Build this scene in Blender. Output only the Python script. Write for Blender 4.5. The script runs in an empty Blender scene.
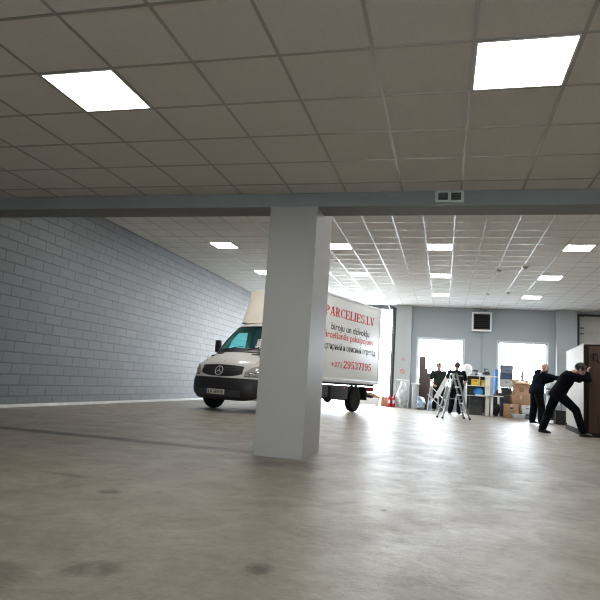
import bpy, bmesh, math, random
from mathutils import Vector, Matrix
random.seed(7)
S = bpy.context.scene
COL = S.collection
PI = math.pi
V = Vector

# ------------------------------------------------------------------ materials
def nt(name):
    m = bpy.data.materials.new(name); m.use_nodes = True
    n = m.node_tree.nodes; n.clear()
    out = n.new('ShaderNodeOutputMaterial')
    return m, n, m.node_tree.links, out

def mat(name, col, rough=0.5, metal=0.0, var=0.06, scale=6.0, bump=0.0, bscale=60.0, spec=0.5, coat=0.0):
    m, n, L, out = nt(name)
    b = n.new('ShaderNodeBsdfPrincipled')
    b.inputs['Roughness'].default_value = rough
    b.inputs['Metallic'].default_value = metal
    b.inputs['Specular IOR Level'].default_value = spec
    b.inputs['Coat Weight'].default_value = coat
    tc = n.new('ShaderNodeTexCoord')
    nz = n.new('ShaderNodeTexNoise'); nz.inputs['Scale'].default_value = scale
    nz.inputs['Detail'].default_value = 4
    L.new(tc.outputs['Object'], nz.inputs['Vector'])
    r = n.new('ShaderNodeValToRGB')
    r.color_ramp.elements[0].position = 0.3; r.color_ramp.elements[1].position = 0.7
    r.color_ramp.elements[0].color = [max(0, c*(1-var)) for c in col] + [1]
    r.color_ramp.elements[1].color = [min(1, c*(1+var)) for c in col] + [1]
    L.new(nz.outputs['Fac'], r.inputs['Fac']); L.new(r.outputs['Color'], b.inputs['Base Color'])
    if bump:
        n2 = n.new('ShaderNodeTexNoise'); n2.inputs['Scale'].default_value = bscale
        n2.inputs['Detail'].default_value = 3
        L.new(tc.outputs['Object'], n2.inputs['Vector'])
        bp = n.new('ShaderNodeBump'); bp.inputs['Strength'].default_value = bump
        bp.inputs['Distance'].default_value = 0.01
        L.new(n2.outputs['Fac'], bp.inputs['Height']); L.new(bp.outputs['Normal'], b.inputs['Normal'])
    L.new(b.outputs[0], out.inputs[0])
    return m

def emit(name, col, strength):
    m, n, L, out = nt(name)
    e = n.new('ShaderNodeEmission'); e.inputs['Color'].default_value = (*col, 1)
    e.inputs['Strength'].default_value = strength
    L.new(e.outputs[0], out.inputs[0]); return m

def glass(name, tint, gloss=0.08):
    m, n, L, out = nt(name)
    geo = n.new('ShaderNodeNewGeometry')
    t = n.new('ShaderNodeBsdfTransparent')
    c = n.new('ShaderNodeMix'); c.data_type = 'RGBA'
    c.inputs[6].default_value = (*tint, 1); c.inputs[7].default_value = (1, 1, 1, 1)
    L.new(geo.outputs['Backfacing'], c.inputs[0]); L.new(c.outputs[2], t.inputs['Color'])
    g = n.new('ShaderNodeBsdfGlossy'); g.inputs['Roughness'].default_value = 0.03
    f = n.new('ShaderNodeLayerWeight'); f.inputs['Blend'].default_value = 0.12
    k = n.new('ShaderNodeMath'); k.operation = 'MULTIPLY'
    inv = n.new('ShaderNodeMath'); inv.operation = 'SUBTRACT'; inv.inputs[0].default_value = 1.0
    L.new(geo.outputs['Backfacing'], inv.inputs[1])
    L.new(f.outputs['Fresnel'], k.inputs[0]); L.new(inv.outputs[0], k.inputs[1])
    mx = n.new('ShaderNodeMixShader')
    L.new(k.outputs[0], mx.inputs[0]); L.new(t.outputs[0], mx.inputs[1]); L.new(g.outputs[0], mx.inputs[2])
    L.new(mx.outputs[0], out.inputs[0]); return m

def wood(name, c1, c2, rough=0.6, scale=(1.2, 14, 1.2), vertical=True, spec=0.35):
    m, n, L, out = nt(name)
    b = n.new('ShaderNodeBsdfPrincipled'); b.inputs['Roughness'].default_value = rough
    b.inputs['Specular IOR Level'].default_value = spec
    tc = n.new('ShaderNodeTexCoord'); mp = n.new('ShaderNodeMapping')
    mp.inputs['Scale'].default_value = (9, 9, .9) if vertical else (1, 9, 9)
    nz = n.new('ShaderNodeTexNoise'); nz.inputs['Scale'].default_value = 1.6; nz.inputs['Detail'].default_value = 6
    nz.inputs['Distortion'].default_value = .6
    r = n.new('ShaderNodeValToRGB'); r.color_ramp.elements[0].position = .3; r.color_ramp.elements[1].position = .7
    r.color_ramp.elements[0].color = (*c1, 1); r.color_ramp.elements[1].color = (*c2, 1)
    L.new(tc.outputs['Object'], mp.inputs['Vector']); L.new(mp.outputs[0], nz.inputs['Vector'])
    L.new(nz.outputs['Fac'], r.inputs['Fac']); L.new(r.outputs[0], b.inputs['Base Color'])
    bp = n.new('ShaderNodeBump'); bp.inputs['Strength'].default_value = .15; bp.inputs['Distance'].default_value = .01
    L.new(nz.outputs['Fac'], bp.inputs['Height']); L.new(bp.outputs[0], b.inputs['Normal'])
    L.new(b.outputs[0], out.inputs[0]); return m

def math_node(n, L, op, a, b=None, c=None, clamp=False):
    k = n.new('ShaderNodeMath'); k.operation = op; k.use_clamp = clamp
    for i, x in enumerate((a, b, c)):
        if x is None: continue
        if isinstance(x, (int, float)): k.inputs[i].default_value = x
        else: L.new(x, k.inputs[i])
    return k.outputs[0]

def mixc(n, L, fac, a, b, mode='MIX'):
    k = n.new('ShaderNodeMix'); k.data_type = 'RGBA'; k.blend_type = mode
    if isinstance(fac, (int, float)): k.inputs[0].default_value = fac
    else: L.new(fac, k.inputs[0])
    for i, x in ((6, a), (7, b)):
        if isinstance(x, tuple): k.inputs[i].default_value = (*x, 1)
        else: L.new(x, k.inputs[i])
    return k.outputs[2]

def noise(n, L, vec, scale, detail=4, rough=.5, dist=0, sc=None):
    if sc:
        mp = n.new('ShaderNodeMapping'); mp.inputs['Scale'].default_value = sc
        L.new(vec, mp.inputs['Vector']); vec = mp.outputs[0]
    k = n.new('ShaderNodeTexNoise'); k.inputs['Scale'].default_value = scale; k.inputs['Detail'].default_value = detail
    k.inputs['Roughness'].default_value = rough; k.inputs['Distortion'].default_value = dist
    L.new(vec, k.inputs['Vector']); return k.outputs['Fac']

def ramp(n, L, fac, stops):
    r = n.new('ShaderNodeValToRGB'); e = r.color_ramp.elements
    while len(e) < len(stops): e.new(.5)
    for i, (p, c) in enumerate(stops):
        e[i].position = p; e[i].color = (*c, 1) if len(c) == 3 else c
    L.new(fac, r.inputs['Fac']); return r.outputs['Color']

# polished concrete floor
def floor_mat():
    m, n, L, out = nt('polished_concrete')
    b = n.new('ShaderNodeBsdfPrincipled')
    tc = n.new('ShaderNodeTexCoord'); P = tc.outputs['Object']
    big = noise(n, L, P, .55, 5, .6, .8)
    mid = noise(n, L, P, 2.2, 8, .68, .5)
    fine = noise(n, L, P, 70, 4, .7)
    streak = noise(n, L, P, 9, 8, .78, .3)
    base = ramp(n, L, big, [(.3, (.200, .174, .140)), (.7, (.275, .244, .204))])
    c = mixc(n, L, .55, base, ramp(n, L, mid, [(.32, (.135, .113, .086)), (.46, (.225, .197, .16)), (.56, (.265, .236, .197)), (.68, (.35, .322, .28))]))
    c = mixc(n, L, .35, c, ramp(n, L, streak, [(.38, (.105, .087, .066)), (.48, (.225, .199, .165)), (.62, (.345, .317, .275))]))
    c = mixc(n, L, .2, c, ramp(n, L, fine, [(.3, (.06, .05, .04)), (.7, (.34, .31, .28))]))
    # stains with their own shapes
    sx = n.new('ShaderNodeSeparateXYZ'); L.new(P, sx.inputs[0])
    def stain(c, x, y, rx, ry, strength, rot=0):
        dx = math_node(n, L, 'SUBTRACT', sx.outputs[0], x); dy = math_node(n, L, 'SUBTRACT', sx.outputs[1], y)
        ca, sa = math.cos(rot), math.sin(rot)
        u = math_node(n, L, 'ADD', math_node(n, L, 'MULTIPLY', dx, ca), math_node(n, L, 'MULTIPLY', dy, sa))
        w = math_node(n, L, 'SUBTRACT', math_node(n, L, 'MULTIPLY', dy, ca), math_node(n, L, 'MULTIPLY', dx, sa))
        u = math_node(n, L, 'DIVIDE', u, rx); w = math_node(n, L, 'DIVIDE', w, ry)
        r2 = math_node(n, L, 'ADD', math_node(n, L, 'MULTIPLY', u, u), math_node(n, L, 'MULTIPLY', w, w))
        r2 = math_node(n, L, 'ADD', r2, math_node(n, L, 'MULTIPLY', math_node(n, L, 'SUBTRACT', mid, .5), 3.5))
        f = math_node(n, L, 'SUBTRACT', 1.0, r2, clamp=True)
        f = math_node(n, L, 'MULTIPLY', f, strength)
        return mixc(n, L, f, c, (.045, .036, .028))
    c = stain(c, -2.12, 3.58, .10, .10, 1.0)
    c = stain(c, -1.38, 2.22, .16, .12, .8, .5)
    c = stain(c, -1.62, 2.05, .14, .18, .55, .9)
    c = stain(c, -.74, 2.53, .075, .085, 1.0)
    c = stain(c, -.36, 4.02, .025, .05, 1.0)
    c = stain(c, -2.75, 3.95, .25, .06, .45, -.1)
    c = stain(c, -.2, 3.3, .5, .10, .3, .2)
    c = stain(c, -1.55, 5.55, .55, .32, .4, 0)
    # soiled joint running from the side wall to the column
    jx = math_node(n, L, 'LESS_THAN', sx.outputs[0], -1.88)
    jd = math_node(n, L, 'ABSOLUTE', math_node(n, L, 'SUBTRACT', sx.outputs[1], 6.22))
    jf = math_node(n, L, 'SUBTRACT', 1.0, math_node(n, L, 'DIVIDE', jd, .17), clamp=True)
    jf = math_node(n, L, 'MULTIPLY', math_node(n, L, 'MULTIPLY', math_node(n, L, 'MULTIPLY', jf, 2.2, clamp=True), jx), .8)
    c = mixc(n, L, jf, c, (.03, .022, .013))
    c = mixc(n, L, 1.0, c, (.93, .905, .865), 'MULTIPLY')
    L.new(c, b.inputs['Base Color'])
    rr = ramp(n, L, mid, [(.3, (.48,)*3), (.7, (.30,)*3)])
    L.new(rr, b.inputs['Roughness'])
    b.inputs['Specular IOR Level'].default_value = .36
    bp = n.new('ShaderNodeBump'); bp.inputs['Strength'].default_value = .30; bp.inputs['Distance'].default_value = .02
    L.new(math_node(n, L, 'ADD', mid, math_node(n, L, 'MULTIPLY', streak, 1.2)), bp.inputs['Height'])
    L.new(bp.outputs[0], b.inputs['Normal'])
    L.new(b.outputs[0], out.inputs[0]); return m

def brick_mat():
    m, n, L, out = nt('painted_concrete_block')
    b = n.new('ShaderNodeBsdfPrincipled'); b.inputs['Roughness'].default_value = .62
    b.inputs['Specular IOR Level'].default_value = .55
    tc = n.new('ShaderNodeTexCoord')
    sx = n.new('ShaderNodeSeparateXYZ'); L.new(tc.outputs['Object'], sx.inputs[0])
    cx = n.new('ShaderNodeCombineXYZ'); L.new(sx.outputs[1], cx.inputs[0]); L.new(sx.outputs[2], cx.inputs[1])
    br = n.new('ShaderNodeTexBrick')
    br.inputs['Scale'].default_value = 1.0
    br.inputs['Brick Width'].default_value = .495; br.inputs['Row Height'].default_value = .1955
    br.inputs['Mortar Size'].default_value = .014; br.inputs['Mortar Smooth'].default_value = .1
    br.inputs['Bias'].default_value = 0
    br.inputs['Color1'].default_value = (.066, .069, .073, 1); br.inputs['Color2'].default_value = (.093, .097, .103, 1)
    br.inputs['Mortar'].default_value = (.05, .053, .058, 1)
    L.new(cx.outputs[0], br.inputs['Vector'])
    P = tc.outputs['Object']
    # the joints are open and dark in places, filled with paint in others
    gap = noise(n, L, P, 1.1, 3, .5, 0, (1, .8, 5.1))
    gapf = ramp(n, L, gap, [(.38, (.3,)*3), (.47, (1,)*3)])
    f = math_node(n, L, 'MULTIPLY', br.outputs['Fac'], gapf)
    c = mixc(n, L, f, br.outputs['Color'], (.005, .0055, .006))
    # bed joints, open along some lengths
    fr_ = math_node(n, L, 'FRACT', math_node(n, L, 'DIVIDE', sx.outputs[2], .1955))
    dj = math_node(n, L, 'MINIMUM', fr_, math_node(n, L, 'SUBTRACT', 1.0, fr_))
    bed = math_node(n, L, 'LESS_THAN', dj, .055)
    g2 = noise(n, L, P, 1.0, 4, .6, 0, (1, .55, 5.1))
    g2 = ramp(n, L, g2, [(.47, (0,)*3), (.55, (.9,)*3)])
    c = mixc(n, L, math_node(n, L, 'MULTIPLY', bed, g2), c, (.004, .0045, .005))
    spk = noise(n, L, P, 55, 3, .6)
    c = mixc(n, L, .38, c, ramp(n, L, spk, [(.40, (.022, .023, .025)), (.60, (.17, .175, .183))]))
    L.new(c, b.inputs['Base Color'])
    h = math_node(n, L, 'SUBTRACT', math_node(n, L, 'MULTIPLY', spk, .25), math_node(n, L, 'MULTIPLY', br.outputs['Fac'], 1.0))
    bp = n.new('ShaderNodeBump'); bp.inputs['Strength'].default_value = .6; bp.inputs['Distance'].default_value = .012
    L.new(h, bp.inputs['Height']); L.new(bp.outputs[0], b.inputs['Normal'])
    L.new(b.outputs[0], out.inputs[0]); return m

def tile_mat():
    m, n, L, out = nt('mineral_fibre_tile')
    b = n.new('ShaderNodeBsdfPrincipled'); b.inputs['Roughness'].default_value = .8
    b.inputs['Specular IOR Level'].default_value = .25
    tc = n.new('ShaderNodeTexCoord'); P = tc.outputs['Object']
    f1 = noise(n, L, P, 90, 3, .7); f2 = noise(n, L, P, .5, 3, .5)
    c = mixc(n, L, .3, (.76, .755, .74), ramp(n, L, f1, [(.4, (.55, .545, .53)), (.6, (.86, .855, .84))]))
    c = mixc(n, L, .3, c, ramp(n, L, f2, [(.35, (.74, .715, .68)), (.65, (.80, .80, .79))]))
    L.new(c, b.inputs['Base Color']); L.new(b.outputs[0], out.inputs[0]); return m

M = {}
M['floor'] = floor_mat(); M['brick'] = brick_mat(); M['tile'] = tile_mat()
M['tbar'] = mat('painted_steel_grid', (.46, .46, .45), .38, .6, .03, 2)
M['wall'] = mat('grey_blue_paint', (.37, .405, .425), .6, var=.03, scale=1.5, bump=.05)
M['pillar'] = mat('pale_grey_paint', (.42, .44, .44), .45, var=.025, scale=2, bump=.04)
M['column'] = mat('column_grey_paint', (.305, .30, .278), .5, var=.025, scale=2.2, bump=.05)
M['beam'] = mat('beam_grey_paint', (.20, .215, .217), .6, var=.04, scale=2, bump=.05)
M['asphalt'] = mat('outside_paving', (.75, .75, .75), .9, var=.1, scale=1)
M['white_metal'] = mat('white_enamel', (.88, .88, .87), .4, 0, .02)
M['frame_white'] = mat('white_window_frame', (.75, .79, .82), .4, 0, .02)
M['baseboard'] = mat('pale_concrete_strip', (.55, .55, .53), .7, 0, .1, 8)
M['lamp'] = emit('lamp_diffuser', (1.0, .955, .89), 25.0)
M['lamp_back'] = emit('lamp_diffuser_cool', (1.0, .985, .96), 37.0)
M['black'] = mat('black_plastic', (.012, .012, .013), .45, 0, .1)
M['dark_plastic'] = mat('dark_grey_plastic', (.035, .036, .04), .5, 0, .1)
M['rubber'] = mat('black_rubber', (.010, .010, .010), .85, 0, .1, spec=.15)
M['louver'] = mat('dark_louvre', (.06, .065, .07), .4, .4, .05)
M['vent'] = mat('vent_grey', (.50, .52, .50), .5, .2, .03)
M['vanpaint'] = mat('white_van_paint', (.62, .60, .555), .28, 0, .02, 2, coat=.4)
M['boxpanel'] = mat('box_body_panel', (.66, .67, .655), .42, 0, .015, 1.5)
M['boxtrim'] = mat('aluminium_trim', (.55, .56, .55), .4, .5, .03)
M['fairing'] = mat('cream_fairing', (.60, .545, .465), .4, 0, .02, 2)
M['chrome'] = mat('chrome', (.6, .6, .6), .15, 1, .02)
M['headlamp'] = mat('headlamp_reflector', (.62, .62, .60), .12, .5, .05, 12)
M['amber'] = mat('amber_lens', (.8, .3, .05), .3)
M['redlens'] = mat('red_lens', (.6, .03, .02), .3)
M['hub'] = mat('steel_wheel', (.30, .30, .31), .4, .6, .05)
M['underbody'] = mat('underbody_black', (.02, .02, .021), .7, 0, .1)
M['vglass'] = glass('tinted_van_glass', (.42, .80, .80))
M['pane'] = glass('window_glass', (.96, .98, 1.0))
M['plate'] = mat('plate_white', (.52, .50, .42), .5, 0, .02)
M['plateblue'] = mat('plate_blue', (.03, .06, .3), .5)
M['ink'] = mat('black_ink', (.02, .02, .025), .6, spec=.2)
M['redink'] = mat('red_lettering', (.55, .02, .04), .6, spec=.2)
M['alu'] = mat('ladder_aluminium', (.21, .225, .22), .45, .35, .05)
M['skin'] = mat('skin', (.42, .24, .19), .55, 0, .08, 20)
M['skin_pale'] = mat('skin_ruddy', (.46, .25, .21), .5, 0, .08, 20)
M['hair'] = mat('dark_hair', (.018, .012, .010), .7, 0, .3, 60, bump=.4, bscale=90)
M['hair_brown'] = mat('short_brown_hair', (.075, .045, .038), .7, 0, .3, 60, bump=.4, bscale=90)
M['hair_fair'] = mat('short_fair_hair', (.20, .135, .11), .7, 0, .3, 60, bump=.4, bscale=90)
M['eye'] = mat('eye_white', (.7, .7, .68), .2, 0, 0)
M['iris'] = mat('iris_dark', (.02, .015, .01), .2, 0, 0)
M['lip'] = mat('lips', (.30, .10, .09), .5, 0, .05)
M['cloth_black'] = mat('black_cloth', (.004, .0045, .006), 1, 0, .25, 9, bump=.5, bscale=14, spec=.08)
M['cloth_navy'] = mat('navy_black_cloth', (.004, .006, .011), 1, 0, .25, 9, bump=.5, bscale=14, spec=.08)
M['cloth_olive'] = mat('dark_olive_cloth', (.016, .020, .019), 1, 0, .2, 9, bump=.5, bscale=14, spec=.08)
M['cloth_char'] = mat('charcoal_cloth', (.009, .011, .013), 1, 0, .2, 9, bump=.5, bscale=14, spec=.08)
M['trouser'] = mat('dark_trousers', (.004, .005, .007), 1, 0, .25, 9, bump=.5, bscale=14, spec=.08)
M['shoe'] = mat('black_shoe_leather', (.006, .006, .006), .7, 0, .1)
M['greytext'] = mat('grey_print', (.42, .42, .43), .7, 0, .02)
M['whitetext'] = mat('white_print', (.7, .7, .7), .7, 0, .02)
M['glove'] = mat('red_glove', (.55, .05, .08), .8, 0, .1)
M['card'] = mat('brown_cardboard', (.36, .225, .125), .8, 0, .08, 3, bump=.1)
M['card2'] = mat('tan_cardboard', (.44, .285, .165), .8, 0, .08, 3, bump=.1)
M['card3'] = mat('dull_cardboard', (.28, .17, .095), .8, 0, .1, 3, bump=.1)
M['tape'] = mat('packing_tape', (.55, .42, .26), .3, 0, .03)
M['laminate'] = mat('white_laminate', (.72, .72, .69), .35, 0, .02)
M['desktop'] = mat('pale_desktop', (.78, .76, .70), .4, 0, .03)
M['yellow'] = mat('yellow_plastic', (.72, .50, .03), .45, 0, .05)
M['blue'] = mat('blue_plastic_bag', (.03, .26, .62), .4, 0, .12, 5, bump=.6, bscale=9)
M['blueroll'] = mat('blue_roll', (.03, .19, .50), .5, 0, .08)
M['navybin'] = mat('dark_blue_bin', (.03, .055, .13), .4, 0, .08)
M['greybin'] = mat('grey_blue_bin', (.16, .19, .25), .4, 0, .08)
M['clearbin'] = mat('clear_plastic_bin', (.48, .50, .52), .25, 0, .2, 14)
M['whiteplastic'] = mat('white_plastic', (.76, .78, .80), .35, 0, .06, 5)
M['film'] = mat('crinkled_film', (.60, .64, .67), .22, 0, .22, 7, bump=1.0, bscale=8)
M['filmblue'] = mat('bluish_film', (.36, .45, .58), .25, 0, .4, 7, bump=1.0, bscale=8)
M['greyroll'] = mat('grey_roll', (.46, .47, .47), .6, 0, .08)
M['darkboard'] = wood('dark_brown_board', (.050, .034, .034), (.085, .06, .058), .45)
M['cratelight'] = wood('whitewashed_plywood', (.33, .305, .265), (.45, .425, .38), .6)
M['cratedark'] = wood('dark_brown_plywood', (.040, .025, .017), (.078, .049, .034), .6, spec=.15)
M['cratepost'] = wood('blackened_timber', (.010, .008, .007), (.022, .017, .014), .8, spec=.08)
M['redpaint'] = mat('red_enamel', (.55, .02, .03), .3, 0, .05)
M['signred'] = mat('sign_red', (.62, .10, .09), .5, 0, .03)
M['shutter'] = mat('sectional_door_panel', (.40, .395, .37), .45, .1, .03, 1)
M['doorframe'] = mat('door_track_steel', (.13, .125, .14), .4, .5, .05)
M['darkframe'] = mat('dark_door_seal', (.018, .020, .022), .6, 0, .05)

# ------------------------------------------------------------------ mesh helpers
class MB:
    def __init__(s): s.bm = bmesh.new(); s.mi = 0
    def _fin(s, vs, rot=None, loc=None, bevel=0):
        if rot is not None: bmesh.ops.transform(s.bm, matrix=rot, verts=vs)
        if loc is not None: bmesh.ops.translate(s.bm, vec=loc, verts=vs)
        fs = set(f for v in vs for f in v.link_faces)
        for f in fs: f.material_index = s.mi
        if bevel:
            es = list(set(e for v in vs for e in v.link_edges))
            r = bmesh.ops.bevel(s.bm, geom=es, offset=bevel, segments=2, affect='EDGES', profile=.5)
            for f in r['faces']: f.material_index = s.mi
    def box(s, x0, x1, y0, y1, z0, z1, bevel=0, rot=None, piv=None):
        r = bmesh.ops.create_cube(s.bm, size=1)['verts']
        c = V(((x0+x1)/2, (y0+y1)/2, (z0+z1)/2))
        for v in r:
            v.co = V((v.co.x*(x1-x0), v.co.y*(y1-y0), v.co.z*(z1-z0)))
        if rot is not None and piv is not None:
            bmesh.ops.translate(s.bm, vec=c-V(piv), verts=r)
            s._fin(r, rot, V(piv), bevel)
        else:
            s._fin(r, rot, c, bevel)
        return s
    def tube(s, pts, r, seg=10, caps=True, r1=None):
        pts = [V(p) for p in pts]; rings = []
        up = V((0, 0, 1))
        for i, p in enumerate(pts):
            d = (pts[min(i+1, len(pts)-1)] - pts[max(i-1, 0)]).normalized()
            a = d.cross(up)
            if a.length < 1e-3: a = d.cross(V((1, 0, 0)))
            a.normalize(); b = d.cross(a).normalized()
            rr = r if r1 is None else r + (r1-r)*i/(len(pts)-1)
            rings.append([s.bm.verts.new(p + a*rr*math.cos(2*PI*k/seg) + b*rr*math.sin(2*PI*k/seg)) for k in range(seg)])
        for a, b in zip(rings, rings[1:]):
            for k in range(seg):
                f = s.bm.faces.new((a[k], a[(k+1) % seg], b[(k+1) % seg], b[k])); f.material_index = s.mi
        if caps:
            s.bm.faces.new(rings[0][::-1]).material_index = s.mi; s.bm.faces.new(rings[-1]).material_index = s.mi
        return s
    def bar(s, p0, p1, w, t, side=None):
        """rectangular bar from p0 to p1, width w along side, thickness t"""
        p0, p1 = V(p0), V(p1); d = (p1-p0).normalized()
        side = V(side) if side is not None else V((0, 0, 1))
        a = (side - d*side.dot(d)).normalized(); b = d.cross(a).normalized()
        q = []
        for p in (p0, p1):
            q.append([s.bm.verts.new(p + a*w/2*i + b*t/2*j) for i, j in ((-1, -1), (1, -1), (1, 1), (-1, 1))])
        A, B = q
        fs = [A[::-1], B] + [(A[k], A[(k+1) % 4], B[(k+1) % 4], B[k]) for k in range(4)]
        for f in fs: s.bm.faces.new(f).material_index = s.mi
        return s
    def lathe(s, prof, c=(0, 0, 0), seg=24, axis='z', rot=None):
        """prof: list of (r, h)"""
        rings = []; vs = []
        for r, h in prof:
            if r < 1e-5:
                v = s.bm.verts.new((0, 0, h)); rings.append([v]); vs.append(v)
            else:
                rg = [s.bm.verts.new((r*math.cos(2*PI*k/seg), r*math.sin(2*PI*k/seg), h)) for k in range(seg)]
                rings.append(rg); vs += rg
        for a, b in zip(rings, rings[1:]):
            for k in range(seg):
                k2 = (k+1) % seg
                if len(a) == 1 and len(b) == 1: continue
                if len(a) == 1: s.bm.faces.new((a[0], b[k], b[k2]))
                elif len(b) == 1: s.bm.faces.new((a[k], a[k2], b[0]))
                else: s.bm.faces.new((a[k], a[k2], b[k2], b[k]))
        if len(rings[0]) > 1: s.bm.faces.new(rings[0][::-1])
        if len(rings[-1]) > 1: s.bm.faces.new(rings[-1])
        R = None
        if axis == 'x': R = Matrix.Rotation(PI/2, 4, 'Y')
        if axis == 'y': R = Matrix.Rotation(-PI/2, 4, 'X')
        if rot is not None: R = rot
        s._fin(vs, R, V(c)); return s
    def prism(s, poly, h0, h1, plane='xz', bevel=0):
        """extrude polygon; plane xz -> extruded along y"""
        def co(p, h):
            return {'xz': V((p[0], h, p[1])), 'xy': V((p[0], p[1], h)), 'yz': V((h, p[0], p[1]))}[plane]
        a = [s.bm.verts.new(co(p, h0)) for p in poly]; b = [s.bm.verts.new(co(p, h1)) for p in poly]
        s.bm.faces.new(a); s.bm.faces.new(b[::-1])
        for k in range(len(poly)):
            k2 = (k+1) % len(poly); s.bm.faces.new((a[k2], a[k], b[k], b[k2]))
        s._fin(a+b, None, None, bevel); return s
    def ball(s, c, rx, ry=None, rz=None, sub=3, rot=None):
        ry = ry or rx; rz = rz or rx
        r = bmesh.ops.create_icosphere(s.bm, subdivisions=sub, radius=1)['verts']
        for v in r: v.co = V((v.co.x*rx, v.co.y*ry, v.co.z*rz))
        s._fin(r, rot, V(c)); return s
    def quad(s, pts):
        s.bm.faces.new([s.bm.verts.new(V(p)) for p in pts]).material_index = s.mi; return s
    def crumple(s, amt, freq=4, seed=0):
        from mathutils import noise as nz
        for v in s.bm.verts:
            v.co += V(nz.noise_vector(v.co*freq + V((seed, seed*2, 0))))*amt
        return s
    def obj(s, name, mats, parent=None, smooth=True, ang=35, recalc=True):
        if recalc: bmesh.ops.recalc_face_normals(s.bm, faces=s.bm.faces[:])
        if smooth:
            for f in s.bm.faces: f.smooth = True
            for e in s.bm.edges:
                if len(e.link_faces) == 2:
                    if e.calc_face_angle(0) > math.radians(ang): e.smooth = False
                else: e.smooth = False
        me = bpy.data.meshes.new(name); s.bm.to_mesh(me); s.bm.free()
        for m in (mats if isinstance(mats, (list, tuple)) else [mats]): me.materials.append(m)
        o = bpy.data.objects.new(name, me); COL.objects.link(o)
        if parent is not None: o.parent = parent
        return o

def tag(o, label=None, cat=None, group=None, kind=None):
    if label: o['label'] = label
    if cat: o['category'] = cat
    if group: o['group'] = group
    if kind: o['kind'] = kind
    return o
def thing(name, label, cat, loc=(0, 0, 0), rz=0, group=None):
    e = bpy.data.objects.new(name, None); COL.objects.link(e)
    e.empty_display_size = .1
    e.location = loc; e.rotation_euler = (0, 0, rz)
    return tag(e, label, cat, group)
def struct(name, mb, m, parent=None, smooth=False, label=None):
    o = mb.obj(name, m, parent, smooth)
    if parent is None: o['kind'] = 'structure'
    if label: o['label'] = label
    return o
def place(o, loc, rz=0): o.location = loc; o.rotation_euler = (0, 0, rz); return o
def copy_tree(o, parent=None):
    c = o.copy(); COL.objects.link(c)
    if parent is not None: c.parent = parent
    for ch in list(o.children): copy_tree(ch, c)
    return c
def evaluated(o):
    dg = bpy.context.evaluated_depsgraph_get(); dg.update()
    me = bpy.data.meshes.new_from_object(o.evaluated_get(dg), depsgraph=dg)
    old = o.data; o.modifiers.clear(); o.data = me; me.name = o.name
    bpy.data.meshes.remove(old)
    return o

def text_mesh(txt, size, bold=0.0, xs=1.0, spacing=1.0):
    cu = bpy.data.curves.new('lettering', 'FONT'); cu.body = txt; cu.size = size
    cu.offset = bold; cu.extrude = .0012; cu.space_character = spacing; cu.resolution_u = 4
    o = bpy.data.objects.new('lettering', cu); COL.objects.link(o)
    dg = bpy.context.evaluated_depsgraph_get(); dg.update()
    me = bpy.data.meshes.new_from_object(o.evaluated_get(dg), depsgraph=dg)
    bpy.data.objects.remove(o); bpy.data.curves.remove(cu)
    return me
def text_obj(name, txt, m, parent, mtx, width=None, height=None, bold=0.0, spacing=1.0):
    """lettering fitted to width x cap height, mtx maps (x right, y up, z out)"""
    me = text_mesh(txt, 1.0, bold, 1, spacing)
    xs = [v.co.x for v in me.vertices]; ys = [v.co.y for v in me.vertices]
    x0, x1, y1 = min(xs), max(xs), max(ys)
    base = 0.0
    sx = width/(x1-x0) if width else None
    sy = height/(y1-base) if height else sx
    if sx is None: sx = sy
    for v in me.vertices:
        v.co = mtx @ V(((v.co.x-x0)*sx, (v.co.y-base)*sy, v.co.z))
    me.materials.append(m); me.name = name
    o = bpy.data.objects.new(name, me); COL.objects.link(o); o.parent = parent
    return o

# ------------------------------------------------------------------ camera
CH = .8103
f_px, pi_, ro_, ya_ = 581.93, .13687, .065548, -.248691
fw = V((math.sin(ya_)*math.cos(pi_), math.cos(ya_)*math.cos(pi_), math.sin(pi_)))
r0 = V((math.cos(ya_), -math.sin(ya_), 0)); u0 = r0.cross(fw)
rt = r0*math.cos(ro_) + u0*math.sin(ro_); up = -r0*math.sin(ro_) + u0*math.cos(ro_)
cam = bpy.data.cameras.new('camera'); co = bpy.data.objects.new('camera', cam); COL.objects.link(co)
cam.sensor_width = 36; cam.lens = f_px/600*36; cam.clip_end = 500; cam.clip_start = .05
mw = Matrix.Identity(4)
for i in range(3): mw[i][0] = rt[i]; mw[i][1] = up[i]; mw[i][2] = -fw[i]
mw.translation = V((0, 0, CH)); co.matrix_world = mw
S.camera = co

# ------------------------------------------------------------------ room shell
XL, XR, YB, YF = -7.472, 10.5, 24.11, -5.0
H1, H2 = CH+2.0487, CH+3.3083
BY0, BY1, BZ = 6.006, 6.36, 2.70
T = .6
struct('floor', MB().box(XL-.3, XR+.3, YF-.3, YB+.3, -.15, 0), M['floor'])
struct('ground', MB().box(-60, 60, YB+.31, 90, -.2, -.04).box(-60, 60, -60, YF-.31, -.2, -.04), M['asphalt'])
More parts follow.
